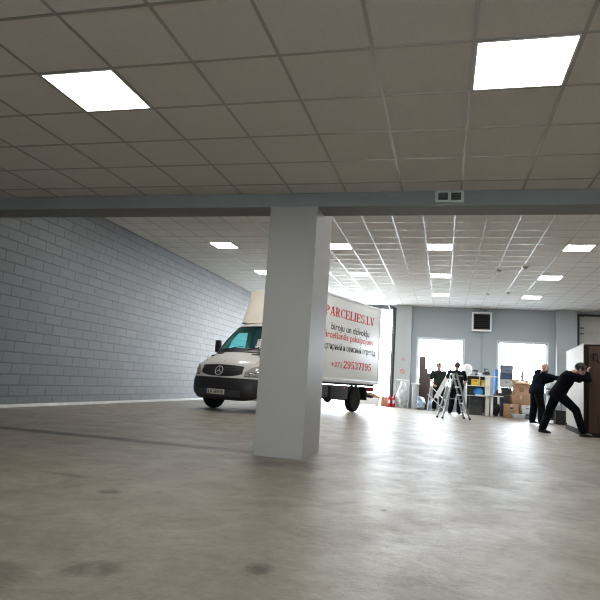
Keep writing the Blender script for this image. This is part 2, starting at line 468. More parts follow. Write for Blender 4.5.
# left wall of painted concrete blocks
struct('wall_left', MB().box(XL-.25, XL, YF-.3, YB+.3, 0, 4.6), M['brick'])
struct('baseboard_left', MB().box(XL, XL+.05, YF, YB, 0, .055, .006), M['baseboard'])
struct('wall_right', MB().box(XR, XR+.25, YF-.3, YB+.3, 0, 4.6), M['wall'])
struct('wall_front', MB().box(XL, -2.2, YF-.3, YF, 0, 3.2).box(3.0, XR, YF-.3, YF, 0, 3.2).box(-2.2, 3.0, YF-.3, YF, 0, 1.2).box(-2.2, 3.0, YF-.3, YF, 2.4, 3.2), M['pillar'])  # opening cut for the added window behind the camera
b = MB().box(-2.2, 3.0, YF-.2, YF-.12, 1.2, 1.26).box(-2.2, 3.0, YF-.2, YF-.12, 2.34, 2.4)
for k in range(5): b.box(-2.2+k*1.285, -2.14+k*1.285, YF-.2, YF-.12, 1.2, 2.4)
w3 = struct('window_3', b, M['white_metal'])  # unseen window, added behind the camera to brighten the low ceiling
MB().box(-2.18, 2.98, YF-.165, YF-.16, 1.22, 2.38).obj('pane', M['pane'], w3, False)
# low ceiling near the camera, high ceiling of the hall
struct('ceiling', MB().box(XL, XR, YF, BY0, H1, H1+.1), M['tile'])
hc = struct('ceiling', MB().box(XL, XR, BY1, YB, H2, H2+.1), M['tile'])
def grid(x0, x1, y0, y1, ox, oy, z, w=.024, skip=()):
    b = MB()
    k = math.ceil((x0-ox)/T)
    while ox+k*T < x1:
        x = ox+k*T
        b.box(x-w/2, x+w/2, y0, y1, z-.004, z-.0005); k += 1
    k = math.ceil((y0-oy)/T)
    while oy+k*T < y1:
        y = oy+k*T
        b.box(x0, x1, y-w/2, y+w/2, z-.0035, z-.0004); k += 1
    return b
FX, FY = -2.2855, 3.3131
GX, GY = -.4864, 13.4054
struct('trim_1', grid(XL, XR, YF, BY0, FX, FY, H1), M['tbar'])
struct('trim_2', grid(XL, XR, BY1, YB, GX, GY, H2), M['tbar'])
# beam with the bulkhead above it, and the free-standing column
struct('beam', MB().box(XL, XR, BY0, BY1, BZ, H1+.12).box(XL, XR, BY0+.02, BY1, H1+.12, H2+.1), M['beam'])
struct('column', MB().box(-1.925, -1.392, BY0-.012, 6.82, 0, BZ+.001).box(-1.925, -1.392, BY1-.05, 6.82, BZ, H2), M['column'])

# rear wall with an open dock door, two windows and a closed sectional door
holes = [(-6.2, -2.06, 0, 4.02), (-1.07, .73, .92, 2.83), (2.02, 3.84, .92, 2.83), (4.90, 9.2, 0, 4.03)]
b = MB(); x = XL
for (a, c, z0, z1) in holes:
    b.box(x, a, YB, YB+.3, 0, 4.6)
    if z0 > 0: b.box(a, c, YB, YB+.3, 0, z0)
    b.box(a, c, YB, YB+.3, z1, 4.6)
    x = c
b.box(x, XR, YB, YB+.3, 0, 4.6)
struct('wall_back', b, M['wall'])
struct('pillar', MB().box(-1.955, -1.335, YB-.32, YB, 0, H2), M['pillar'])
struct('pillar', MB().box(4.12, 4.83, YB-.30, YB, 0, H2), M['wall'])
def window(n, x0, x1, z0, z1):
    w = .05
    fr = MB().box(x0, x0+w, YB+.05, YB+.13, z0, z1).box(x1-w, x1, YB+.05, YB+.13, z0, z1)
    fr.box(x0, x1, YB+.05, YB+.13, z1-w, z1).box(x0, x1, YB+.05, YB+.13, z0, z0+w)
    o = struct('window_%d' % n, fr, M['frame_white'])
    MB().box(x0+w, x1-w, YB+.09, YB+.096, z0+w, z1-w).obj('pane', M['pane'], o, False)
    MB().box(x0-.04, x1+.04, YB-.05, YB+.06, z0-.03, z0).obj('window_sill', M['frame_white'], o, False)
    # painted reveal edges
    MB().box(x0-.035, x0, YB-.012, YB+.05, z0, z1+.035).box(x1, x1+.035, YB-.012, YB+.05, z0, z1+.035).box(x0, x1, YB-.012, YB+.05, z1, z1+.035).obj('window_frame', M['frame_white'], o, False)
window(1, -1.07, .73, .92, 2.83)
window(2, 2.02, 3.84, .92, 2.83)
# open dock doorway: tracks, header
d1 = struct('door_1', MB().box(-2.14, -2.06, YB-.06, YB+.02, 0, 4.02).box(-6.2, -6.12, YB-.06, YB+.02, 0, 4.02)
            .box(-6.2, -2.06, YB-.08, YB+.02, 3.95, 4.06), M['doorframe'])
t = MB().tube([(-2.20, YB-.10, .3), (-2.20, YB-.10, 3.7), (-2.20, YB-.35, 3.95), (-2.20, YB-2.6, 4.02)], .022, 8)
t.tube([(-6.06, YB-.10, .3), (-6.06, YB-.10, 3.7), (-6.06, YB-.35, 3.95), (-6.06, YB-2.6, 4.02)], .022, 8)
t.obj('track', M['doorframe'], d1)
MB().box(-2.06, -1.96, YB-.05, YB+.02, 0, 4.03).obj('door_seal', M['darkframe'], d1, False)
# closed sectional door on the right
pb = MB()
zz = 0.0
for k in range(6):
    pb.box(4.97, 9.13, YB+.06, YB+.11, zz+.004, zz+.668, .004); zz += .672
pb.box(4.95, 9.15, YB+.10, YB+.14, 0, 4.03)
d2 = struct('door_2', pb, M['shutter'], smooth=True)
MB().box(4.90, 4.975, YB-.015, YB+.1, 0, 4.03).box(9.13, 9.2, YB-.015, YB+.1, 0, 4.03).box(4.90, 9.2, YB-.015, YB+.1, 3.95, 4.03).obj('door_frame', M['darkframe'], d2, False)
hg = MB()
for k in range(6):
    for zt in (.10, .56):
        hg.box(5.0, 5.14, YB+.02, YB+.06, .672*k+zt, .672*k+zt+.06, .01)
hg.obj('hinge', M['doorframe'], d2)
# arm on the outside of the open doorway
o = MB().tube([(-2.42, 24.9, 3.83), (-2.62, 24.9, 3.87), (-2.95, 24.92, 3.96)], .028, 8).box(-2.47, -2.34, 24.86, 24.94, 3.79, 3.85, .01)
o.box(-3.05, -2.93, YB+.28, 24.95, 3.93, 3.99)
tag(o.obj('lamp_arm', M['darkframe']), 'short dark metal arm sticking out beside the van box in the open doorway', 'bracket')

# ------------------------------------------------------------------ ceiling lights
def light_proto(m):
    e = thing('ceiling_light', '', 'ceiling light')
    fr = MB(); h = T/2-.012
    for (a, c, d, g) in ((-h, h, -h, -h+.012), (-h, h, h-.012, h), (-h, -h+.012, -h, h), (h-.012, h, -h, h)):
        fr.box(a, c, d, g, -.007, .0)
    fr.obj('frame', M['white_metal'], e, False)
    MB().box(-h+.012, h-.012, -h+.012, h-.012, -.005, -.001).obj('diffuser', m, e, False)
    return e
lf = light_proto(M['lamp']); lb = light_proto(M['lamp_back'])
used = set()
def put_light(proto, x, y, z, label, group):
    e = proto if id(proto) not in used else copy_tree(proto)
    used.add(id(proto)); e.location = (x, y, z); e['label'] = label; e['group'] = group; return e
def fcell(i, j): return FX+T*(i+.5), FY+T*(j+.5)
def gcell(i, j): return GX+T*(i+.5), GY+T*(j+.5)
g1, g2 = 'light panels in the low front ceiling', 'light panels in the high hall ceiling'
put_light(lf, *fcell(-1, 0), H1, 'lit square panel in the low ceiling on the block wall side of the column', g1)
put_light(lf, *fcell(4, 0), H1, 'large bright square panel in the low ceiling above the grille on the beam', g1)
for i, j in ((-1, -7), (4, -7), (9, -7), (9, 0), (-6, -7), (14, 0)):
    put_light(lf, *fcell(i, j), H1, 'square panel in the low ceiling beyond the edge of the photo', g1)
names = {(-9, 0): 'lit panel in the high ceiling over the painted block wall, closest to the wall',
         (-9, 6): 'lit panel just above the van roof fairing, partly behind the column',
         (-4, 0): 'lit panel in the high ceiling touching the column top, over the van box',
         (-4, 6): 'lit panel above the van box lettering, one row behind the panel beside the column',
         (-4, 12): 'washed-out lit panel above the rear end of the van box',
         (0, 0): 'nearest to the beam of the three panels in line towards the heater',
         (0, 6): 'middle panel of the three in line towards the window of the two men',
         (0, 12): 'smallest of the three panels in line, above the two men and ladder',
         (5, 0): 'lit panel in the high ceiling above the wooden crate, nearest the beam',
         (5, 6): 'lit panel in the high ceiling above the pushing men, middle of its slanting row',
         (5, 12): 'lit panel near the back wall, in the ceiling above the second window'}
for i in (-9, -4, 0, 5, 10, 15):
    for j in (-6, 0, 6, 12):
        lab = names.get((i, j), 'square panel in the high ceiling hidden from the photo')
        put_light(lb, *gcell(i, j), H2, lab, g2)

# smoke detectors / sprinkler heads
def detector(x, y, label, s=1.0):
    o = MB().lathe([(.0, -.055*s), (.022*s, -.05*s), (.035*s, -.03*s), (.05*s, -.018*s), (.052*s, -.004), (.0, -.004)], seg=20).obj('smoke_detector', M['vent'])
    tag(o, label, 'detector', 'detectors on the high ceiling'); o.location = (x, y, H2)
detector(1.36, 16.31, 'small round detector on the hall ceiling, between the pushing-men window and the wall heater', 1.3)
detector(1.97, 15.8, 'largest dark round detector on the hall ceiling, midway along a bright grid line', 1.6)
detector(1.98, 20.0, 'small round detector on the hall ceiling behind the largest one', 1.3)
detector(1.36, 20.4, 'faint small round detector high above the wall heater', 1.0)

# grille on the beam
e = thing('vent_grille', 'small two-section ventilation grille set in the grey beam', 'vent', (0, BY0, 2.795))
fr = MB()
fr.box(-.145, .145, -.02, 0, .042, .062).box(-.145, .145, -.02, 0, -.066, -.042).box(-.145, -.115, -.02, 0, -.045, .045).box(.115, .145, -.02, 0, -.045, .045).box(-.016, .016, -.02, 0, -.045, .045)
fr.obj('frame', M['vent'], e, False)
for sx_ in (-1, 1):
    l = MB()
    for k in range(5):
        z = -.036+k*.018
        l.box(sx_*.066-.052, sx_*.066+.052, -.010, -.004, z-.003, z+.003, rot=Matrix.Rotation(.6, 4, 'X'))
    l.box(sx_*.066-.053, sx_*.066+.053, -.003, -.0005, -.045, .045)
    l.obj('louvre', M['louver'], e, False)

# wall heater
e = thing('wall_heater', 'square white air heater with dark louvres high on the back wall', 'heater', (1.38, YB, 3.56))
h = MB(); h.box(-.37, .37, -.32, -.02, -.37, -.31, .01).box(-.37, .37, -.32, -.02, .31, .37, .01).box(-.37, -.31, -.32, -.02, -.31, .31, .01).box(.31, .37, -.32, -.02, -.31, .31, .01)
h.box(-.32, .32, -.10, -.02, -.32, .32).obj('housing', M['white_metal'], e)
for k in range(8):
    z = -.27+k*.077
    MB().box(-.31, .31, -.30, -.22, z-.006, z+.006, rot=Matrix.Rotation(.5, 4, 'X')).obj('louvre', M['louver'], e, False)
MB().box(-.31, .31, -.13, -.11, -.31, .31).obj('core', M['darkframe'], e, False)
MB().tube([(.02, -.03, -.37), (.02, -.03, -2.35)], .02, 8).obj('pipe', M['vent'], e)
MB().tube([(.2, -.1, .37), (.2, -.1, .555)], .02, 8).tube([(.28, -.1, .37), (.28, -.1, .555)], .02, 8).obj('supply_pipe', M['vent'], e)
MB().box(-.40, -.37, -.14, 0, -.2, .2).box(.37, .40, -.14, 0, -.2, .2).box(-.38,.38,-.02,0,-.2,.2).obj('bracket', M['vent'], e, False)

# ------------------------------------------------------------------ van
def build_van():
    th = math.radians(72)
    van = thing('box_van', 'white delivery box van with red and black lettering parked behind the grey column', 'van',
                (-4.71, 13.5, 0), math.atan2(-math.sin(th), -math.cos(th)))
    prof = [(.88, .27), (.96, .36), (.985, .50), (.985, .64), (.95, .755), (.925, .84), (.895, .95), (.85, 1.05), (.78, 1.13), (.60, 1.23), (.36, 1.34), (.22, 1.40),
            (.06, 1.55), (-.16, 1.78), (-.38, 2.00), (-.50, 2.11), (-.66, 2.185), (-.95, 2.235), (-1.38, 2.25)]
    NP = len(prof)
    def P(t):
        t = max(0, min(NP-1, t)); i = min(int(t), NP-2); f = t-i
        return prof[i][0]*(1-f)+prof[i+1][0]*f, prof[i][1]*(1-f)+prof[i+1][1]*f
    def tumble(z): return 1.0 if z < 1.1 else max(.76, 1-.205*((z-1.1)/1.15)**1.25)
    def Sf(t, y, off=0.0):
        """surface point of the nose/bonnet/screen sheet; y nominal -1..1 of half-width .985"""
        x, z = P(t)
        k = 1 if t < 10 else max(.42, 1-(t-10)*.22)
        x2 = x - (.24*abs(y)**2.3 + .10*abs(y)**8)*k - (.0 if t > 9 else .0)
        z2 = z - (.035*abs(y)**2 + (.05*abs(y)**8 if t > 7 else 0))*(1 if t > 6 else 0)
        if t < 2.5: z2 += .13*abs(y)**7*(1-t/2.5)
        if off:
            xa, za = P(t-.3); xb, zb = P(t+.3); d = V((xb-xa, zb-za)).normalized()
            nx, nz = d.y, -d.x
            x2 += nx*off; z2 += nz*off
        return V((x2, y*.985*tumble(z), z2))
    # solid cab
    bm = bmesh.new()
    ts = [i*.5 for i in range(2*(NP-1)+1)]
    ys = [-1, -.96, -.9, -.8, -.65, -.45, -.22, 0, .22, .45, .65, .8, .9, .96, 1]
    grid_ = [[bm.verts.new(Sf(t, y)) for y in ys] for t in ts]
    for a, c in zip(grid_, grid_[1:]):
        for k in range(len(ys)-1): bm.faces.new((a[k], a[k+1], c[k+1], c[k]))
    # sides: fan between the edge column and a bottom/back rim
    rim = []
    for side in (0, -1):
        col = [g[side] for g in grid_]
        s = -1 if side == 0 else 1
        back = []
        zs = [2.0, 1.75, 1.5, 1.3, 1.1, .9, .7, .5, .30]
        bx = [bm.verts.new((-1.38, s*.985*tumble(z), z)) for z in zs]
        bot = [bm.verts.new((x, s*.985, .30)) for x in (-1.0, -.6, -.2, .2, .5)]
        loop = col + bx + bot
        f = bm.faces.new(loop if side == 0 else loop[::-1]); rim.append(bx + bot)
    # back, bottom
    L0 = [grid_[-1][k] for k in range(len(ys))]
    a, c = rim
    bm.faces.new(L0[::-1][:1] + L0[::-1][1:] + a[:9] + c[:9][::-1])
    bm.faces.new([grid_[0][k] for k in range(len(ys))] + c[8:][::-1] + a[8:])
    bmesh.ops.recalc_face_normals(bm, faces=bm.faces[:])
    bmesh.ops.triangulate(bm, faces=[f for f in bm.faces if len(f.verts) > 4])
    def raw(name, bm_):
        me = bpy.data.meshes.new(name); bm_.to_mesh(me); bm_.free()
        o = bpy.data.objects.new(name, me); COL.objects.link(o); return o
    cab = raw('cab', bm)
    # inner cavity
    inner = MB()
    inner.prism([(.30, .62), (.42, 1.05), (.16, 1.34), (-.42, 2.02), (-.62, 2.13), (-1.32, 2.18), (-1.32, .62)], -.90, .90, 'xz')
    for v in inner.bm.verts:
        v.co.y *= tumble(v.co.z+.05)*.99
    inner = raw('cut', inner.bm)
    # screen cutter: slab around the windscreen
    c1 = MB()
    tA, tB = 11.35, 14.75
    rows = 9
    la = []; lb_ = []
    for r_ in range(rows):
        t = tA+(tB-tA)*r_/(rows-1)
        w = .86
        la.append([c1.bm.verts.new(Sf(t, w*(-1+2*k/10), .12)) for k in range(11)])
        lb_.append([c1.bm.verts.new(Sf(t, w*(-1+2*k/10), -.16)) for k in range(11)])
    for q in range(rows-1):
        for k in range(10):
            c1.bm.faces.new((la[q][k], la[q][k+1], la[q+1][k+1], la[q+1][k]))
            c1.bm.faces.new((lb_[q][k+1], lb_[q][k], lb_[q+1][k], lb_[q+1][k+1]))
    for q in range(rows-1):
        c1.bm.faces.new((la[q][0], la[q+1][0], lb_[q+1][0], lb_[q][0])); c1.bm.faces.new((la[q+1][-1], la[q][-1], lb_[q][-1], lb_[q+1][-1]))
    for k in range(10):
        c1.bm.faces.new((la[0][k+1], la[0][k], lb_[0][k], lb_[0][k+1])); c1.bm.faces.new((la[-1][k], la[-1][k+1], lb_[-1][k+1], lb_[-1][k]))
    bmesh.ops.recalc_face_normals(c1.bm, faces=c1.bm.faces[:])
    c1 = raw('cut', c1.bm)
    win = [(-.17, 1.36), (-.22, 1.50), (-.64, 1.93), (-1.16, 1.98), (-1.20, 1.30)]
    tri = [(.12, 1.34), (-.02, 1.34), (-.06, 1.50), (-.05, 1.55)]
    c2 = raw('cut', MB().prism(win, -1.4, 1.4, 'xz').bm)
    arch = raw('cut', MB().lathe([(.40, -1.2), (.40, 1.2)], (0, 0, .36), 36, 'y').bm)
    for m_ in (inner, c1, c2, arch):
        bmx = bmesh.new(); bmx.from_mesh(m_.data); bmesh.ops.recalc_face_normals(bmx, faces=bmx.faces[:]); bmx.to_mesh(m_.data); bmx.free()
        md = cab.modifiers.new('b', 'BOOLEAN'); md.operation = 'DIFFERENCE'; md.object = m_; md.solver = 'EXACT'
    evaluated(cab)
    for m_ in (inner, c1, c2, arch): bpy.data.objects.remove(m_)
    bm = bmesh.new(); bm.from_mesh(cab.data)
    for f in bm.faces: f.smooth = True
    for e_ in bm.edges:
        if len(e_.link_faces) == 2 and e_.calc_face_angle(0) > math.radians(38): e_.smooth = False
    bm.to_mesh(cab.data); bm.free()
    cab.data.materials.clear(); cab.data.materials.append(M['vanpaint']); cab.parent = van

    def patch(name, t0, t1, y0, y1, off, thick, m, parent, nt_=8, ny=14, edge=None, lowfn=None, hifn=None):
        b_ = MB(); A = []; B = []
        for i in range(nt_+1):
            v_ = i/nt_
            rowA = []; rowB = []
            for k in range(ny+1):
                u = k/ny; y = y0+(y1-y0)*u
                lo = lowfn(u) if lowfn else t0; hi = hifn(u) if hifn else t1
                t = lo+(hi-lo)*v_
                rowA.append(b_.bm.verts.new(Sf(t, y, off))); rowB.append(b_.bm.verts.new(Sf(t, y, off-thick)))
            A.append(rowA); B.append(rowB)
        for i in range(nt_):
            for k in range(ny):
                b_.bm.faces.new((A[i][k], A[i][k+1], A[i+1][k+1], A[i+1][k])); b_.bm.faces.new((B[i][k+1], B[i][k], B[i+1][k], B[i+1][k+1]))
            b_.bm.faces.new((A[i+1][0], B[i+1][0], B[i][0], A[i][0])); b_.bm.faces.new((A[i][-1], B[i][-1], B[i+1][-1], A[i+1][-1]))
        for k in range(ny):
            b_.bm.faces.new((A[0][k], B[0][k], B[0][k+1], A[0][k+1])); b_.bm.faces.new((A[-1][k+1], B[-1][k+1], B[-1][k], A[-1][k]))
        return b_.obj(name, m, parent)
    # black bumper wrapping the nose, with return along the side to the wheel arch
    bump = patch('bumper', .05, 4.05, -1.0, 1.0, .016, .05, M['black'], van, 8, 24)
    for s in (-1, 1):
        MB().box(.37, .62, s*.985-.03 if s > 0 else s*.985-.012, s*.985+.012 if s > 0 else s*.985+.03, .36, .74, .012).obj('bumper_corner', M['black'], bump)
    patch('lower_intake', .9, 1.9, -.62, .62, .034, .01, M['dark_plastic'], bump, 3, 12)
    # number plate
    pl_ = MB().box(1.012, 1.024, -.26, .26, .385, .495, .002).obj('number_plate', M['plate'], van)
    pl_['label'] = 'pale number plate'
    MB().box(1.0245, 1.026, -.26, -.225, .388, .492).obj('blue_band', M['plateblue'], pl_, False)
    mt = Matrix(((0, 0, 1, 1.025), (1, 0, 0, -.20), (0, 1, 0, .402), (0, 0, 0, 1)))
    text_obj('plate_lettering', 'LK-8900', M['ink'], pl_, mt, .43, .078, .012)
    # grille, tapering towards the lamps
    lo = lambda u: 4.45+.9*abs(2*u-1)**3*.9
    hi = lambda u: 7.05-.15*abs(2*u-1)**2
    gr = patch('grille', 0, 0, -.60, .60, .012, .03, M['black'], van, 8, 20, lowfn=lo, hifn=hi)
    for k in range(3):
        tt = 5.15+k*.62
        patch('grille_bar', tt, tt+.12, -.53+.03*(2-k), .53-.03*(2-k), .02, .01, M['dark_plastic'], gr, 1, 16)
    # round emblem with a three-pointed star
    cx_, cz_ = .935, .915
    em = MB(); n_ = 32
    tilt = Matrix.Rotation(-.32, 4, 'Y')
    def ep(y, z): return V((cx_, 0, cz_)) + tilt @ V((0.012, y, z))
    em.tube([ep(.105*math.cos(2*PI*k/n_), .105*math.sin(2*PI*k/n_)) for k in range(n_+1)], .011, 8, caps=False)
    for a_ in (90, 210, 330):
        em.tube([ep(0, 0), ep(.1*math.cos(math.radians(a_)), .1*math.sin(math.radians(a_)))], .014, 6, r1=.004)
    em.obj('emblem', M['vent'], gr)
    # headlamps
    for s in (-1, 1):
        yA, yB = (.66, .985) if s > 0 else (-.66, -.985)
        lo_ = lambda u: 4.75+.1*u
        hi_ = lambda u: 5.6+2.7*u**.8
        hl = patch('headlamp', 0, 0, yA, yB, .010, .02, M['headlamp'], van, 8, 10, lowfn=lo_, hifn=hi_)
        for (tt, yy, rr) in ((5.45, .78, .045), (6.1, .89, .062)):
            c_ = Sf(tt, s*yy, .012)
            MB().lathe([(0, -.01), (rr*.5, .004), (rr*.8, .010), (rr, .002), (rr, -.01)], c_, 20, rot=Matrix.Rotation(s*.55, 4, 'Z') @ Matrix.Rotation(1.25, 4, 'Y')).obj('lamp_reflector', M['chrome'], hl)
        patch('headlamp_surround', 4.60, 4.72, yA, yB, .014, .02, M['dark_plastic'], hl, 1, 8)
        MB().box(Sf(6.9, s*.95).x-.03, Sf(6.9, s*.95).x+.0, s*.93-.02, s*.93+.02, 1.0, 1.06, .005).obj('indicator', M['headlamp'], hl)
    # bonnet vents, seams, washer, wipers
    for s in (-1, 1):
        patch('bonnet_vent', 9.95, 10.35, s*.45, s*.72, .010, .015, M['black'], van, 3, 6)
        # panel gap beside the bonnet
        gp = MB().tube([Sf(t_, s*.80, .002) for t_ in (7.8, 8.4, 9, 9.6, 10.2, 10.8)], .004, 5).obj('bonnet_gap', M['black'], van)
    patch('cowl', 10.72, 11.55, -.84, .84, .012, .03, M['black'], van, 3, 14)
    MB().ball(Sf(8.1, 0, .002), .018, .018, .008, 2).obj('washer_jet', M['dark_plastic'], van)
    # windscreen with a black surround
    ws = patch('windscreen', 11.40, 14.72, -.855, .855, -.010, .006, M['vglass'], van, 10, 16)
    for s in (-1, 1):
        patch('screen_surround', 11.3, 14.95, s*.84, s*.885, .004, .02, M['black'], ws, 10, 2)
    patch('screen_surround', 14.65, 14.85, -.86, .86, .004, .02, M['black'], ws, 1, 14)
    for (ya, yb) in ((.10, .74), (-.62, .02)):
        MB().tube([Sf(11.2, ya, .02), Sf(11.5, (ya+yb)/2, .03), Sf(11.75, yb, .028)], .009, 6).obj('wiper', M['black'], ws)
    # side windows and doors
    for s in (-1, 1):
        w_ = MB(); q = [V((x_, s*(.985*tumble(z_)-.012), z_)) for x_, z_ in win]
        q2 = [V((p_.x, p_.y-s*.006, p_.z)) for p_ in q]
        vs = [w_.bm.verts.new(p_) for p_ in q]; vs2 = [w_.bm.verts.new(p_) for p_ in q2]
        w_.bm.faces.new(vs); w_.bm.faces.new(vs2[::-1])
        for k in range(len(q)): w_.bm.faces.new((vs[k], vs[(k+1) % 5], vs2[(k+1) % 5], vs2[k]))
        sw = w_.obj('side_window', M['vglass'], van, False)
        MB().tube([V((x_, s*.985*tumble(z_), z_)) for x_, z_ in win+win[:1]], .012, 6).obj('window_seal', M['black'], sw)
        MB().tube([V((-.36, s*.965*tumble(1.36), 1.36)), V((-.60, s*.965*tumble(1.90), 1.90))], .018, 6).obj('window_divider', M['black'], sw)
        seam = [V((x_, s*.987*tumble(z_), z_)) for x_, z_ in ((.30, .45), (.32, 1.0), (.22, 1.32))]
        dr = MB().tube(seam, .004, 5).tube([V((-1.25, s*.987*tumble(z_), z_)) for z_ in (.40, .9, 1.3, 1.7, 2.05)], .004, 5).tube([V((.30, s*.988, .45)), V((-1.25, s*.988, .40))], .004, 5).obj('door_seam', M['black'], van)
        MB().box(-1.16, -.98, s*.99-.015, s*.99+.015, 1.13, 1.17, .008).obj('door_handle', M['black'], van)
        MB().box(-.30, 0, s*.988-.006, s*.988+.006, .80, .84, .003).obj('side_moulding', M['black'], van)
        # mirror
        mr = MB().box(-.25, -.16, s*1.04-.085, s*1.04+.085, 1.38, 1.70, .035).obj('wing_mirror', M['black'], van)
        MB().tube([(-.14, s*.88, 1.36), (-.17, s*.95, 1.40), (-.20, s*1.0, 1.45)], .022, 8).obj('mirror_arm', M['black'], mr)
        MB().box(-.256, -.249, s*1.04-.065, s*1.04+.065, 1.41, 1.67, .003).obj('mirror_glass', M['chrome'], mr)
        MB().tube([V((.415*math.cos(a_), s*.982, .36+.415*math.sin(a_))) for a_ in [PI*k/14 for k in range(15)]], .018, 6).obj('arch_trim', M['vanpaint'], van)
    # cab interior
    it = MB().box(.02, .34, -.80, .80, .80, 1.30, .03).obj('dashboard', M['dark_plastic'], van)
    sw = MB().tube([V((-.12, .42, 1.30)) + Matrix.Rotation(-.6, 3, 'Y') @ V((0, .2*math.cos(2*PI*k/24), .2*math.sin(2*PI*k/24))) for k in range(25)], .015, 6, False).obj('steering_wheel', M['black'], it)
    MB().tube([(-.12, .42, 1.30), (.10, .42, 1.15)], .03, 8).obj('steering_column', M['black'], sw)
    for yy in (.45, -.42):
        st = MB().box(-1.15, -.65, yy-.25, yy+.25, .85, .98, .04).box(-1.28, -1.16, yy-.25, yy+.25, .95, 1.62, .04).obj('seat', M['dark_plastic'], van)
        MB().box(-1.27, -1.19, yy-.12, yy+.12, 1.64, 1.80, .03).obj('headrest', M['dark_plastic'], st)
    # paper on the dashboard, driver side
    pp = MB().box(.08, .26, .52, .72, 1.302, 1.304, rot=Matrix.Rotation(0, 4, 'Z'))
    pp.box(.02, .06, .55, .70, 1.31, 1.45, rot=Matrix.Rotation(-.5, 4, 'Y')).obj('paper', M['whiteplastic'], it, False)
    # roof fairing rising to the box
    fb = MB(); W = .96
    fp = [(-.62, 2.18), (-.70, 2.30), (-.86, 2.52), (-1.02, 2.76), (-1.10, 2.94), (-1.14, 3.12), (-1.61, 3.17), (-1.61, 2.26), (-1.38, 2.26), (-1.38, 2.22)]
    def fw_(z): return .76+.16*((z-2.18)/.95)**.8 if z > 2.18 else .76
    rows = []
    for y in (-1, -.97, -.9, -.7, -.4, 0, .4, .7, .9, .97, 1):
        rows.append([fb.bm.verts.new((x_-(.12*abs(y)**4 if k < 6 else 0), y*fw_(z_)*1.0, z_)) for k, (x_, z_) in enumerate(fp)])
    for a, c in zip(rows, rows[1:]):
        for k in range(len(fp)): fb.bm.faces.new((a[k], a[(k+1) % len(fp)], c[(k+1) % len(fp)], c[k]))
    fb.bm.faces.new(rows[0]); fb.bm.faces.new(rows[-1][::-1])
    fr_ = fb.obj('roof_fairing', M['fairing'], van); fr_['label'] = 'cream wind deflector'
    MB().box(-1.36, -.66, -.70, .70, 2.175, 2.20).obj('fairing_base', M['dark_plastic'], fr_, False)
    # box body
    x0, x1, Wb, z0, z1 = -5.50, -1.62, 1.06, .84, 3.19
    bx_ = MB().box(x0, x1, -Wb, Wb, z0, z1, .01).obj('cargo_box', M['boxpanel'], van)
    tr = MB(); e_ = .035
    for s in (-1, 1):
        yy0, yy1 = (Wb-.02, Wb+.014) if s > 0 else (-Wb-.014, -Wb+.02)
        tr.box(x0, x1, yy0, yy1, z1-.06, z1+.012, .004); tr.box(x0, x1, yy0, yy1, z0-.02, z0+.09, .004)
        tr.box(x0-.012, x0+.05, yy0, yy1, z0, z1, .004); tr.box(x1-.05, x1+.012, yy0, yy1, z0, z1, .004)
    for xx in (x0, x1):
        tr.box(xx-.012, xx+.03, -Wb, Wb, z1-.06, z1+.012, .004); tr.box(xx-.012, xx+.03, -Wb, Wb, z0-.02, z0+.06, .004)
    tr.obj('edge_trim', M['boxtrim'], bx_)
    for s in (-1, 1):
        MB().box(x1-.06, x1+.02, s*(Wb-.03)-.05, s*(Wb-.03)+.05, z1-.03, z1+.03, .01).obj('corner_cap', M['vent'], bx_)
    rd = MB().box(x0-.02, x0-.002, -Wb+.06, -.01, z0+.05, z1-.06).box(x0-.02, x0-.002, .01, Wb-.06, z0+.05, z1-.06).obj('rear_door', M['boxpanel'], bx_, False)
    for yy in (-.2, .2, -.85, .85):
        MB().tube([(x0-.03, yy, z0+.05), (x0-.03, yy, z1-.08)], .014, 8).obj('lock_bar', M['chrome'], rd)
    # lettering on the left side (outward +y): reading direction runs towards the rear (-x)
    def mtx(xs, z, sk=0): return Matrix(((-1, 0, 0, xs), (0, 0, 1, Wb+.003), (sk, 1, 0, z), (0, 0, 0, 1)))
    head = slab_text('PARCELIES.LV', M['redink'], bx_, mtx(-1.93, 2.60), 3.10, .255)
    text_obj('lettering', 'biroju un dzīvokļu', M['ink'], bx_, mtx(-2.32, 2.235), 2.40, .19, .012)
    text_obj('lettering', 'pārcelšanās pakalpojumi', M['redink'], bx_, mtx(-1.78, 2.005), 3.25, .19, .006)
    text_obj('lettering', 'квартирный и офисный переезд', M['ink'], bx_, mtx(-1.70, 1.70), 3.50, .19, .006)
    text_obj('lettering', '+371', M['redink'], bx_, mtx(-2.42, 1.235), .60, .14, .012)
    slab_text('29537195', M['redink'], bx_, mtx(-3.12, 1.22), 1.85, .215)
    # round mark near the top front corner of the box side
    mk = MB().lathe([(0, -.0), (.10, 0), (.10, .003), (0, .003)], (-1.86, Wb+.002, 2.98), 24, 'y').obj('side_marker_badge', M['whiteplastic'], bx_)
    # chassis
    ch = MB()
    for s in (-1, 1): ch.box(-5.35, -1.2, s*.42-.04, s*.42+.04, .58, .74)
    for xx in (-1.5, -2.4, -3.3, -4.3, -5.2): ch.box(xx-.04, xx+.04, -.46, .46, .60, .70)
    ch.box(-5.40, -1.44, -.98, .98, .76, .835)
    ch.box(-1.35, -.5, -.75, .75, .35, .62)
    cs = ch.obj('chassis', M['underbody'], van, False)
    MB().box(-2.6, -1.7, .50, .92, .40, .74, .03).obj('fuel_tank', M['underbody'], cs)
    MB().box(-3.72, -2.70, .55, .95, .36, .74, .02).obj('tool_locker', M['underbody'], cs)
    MB().box(-3.0, -1.8, -.92, -.55, .40, .72, .02).obj('battery_box', M['underbody'], cs)
    MB().tube([(-4.24, -.85, .36), (-4.24, .85, .36)], .06, 12).ball((-4.24, 0, .36), .16, .14, .16, 3).obj('rear_axle', M['underbody'], cs)
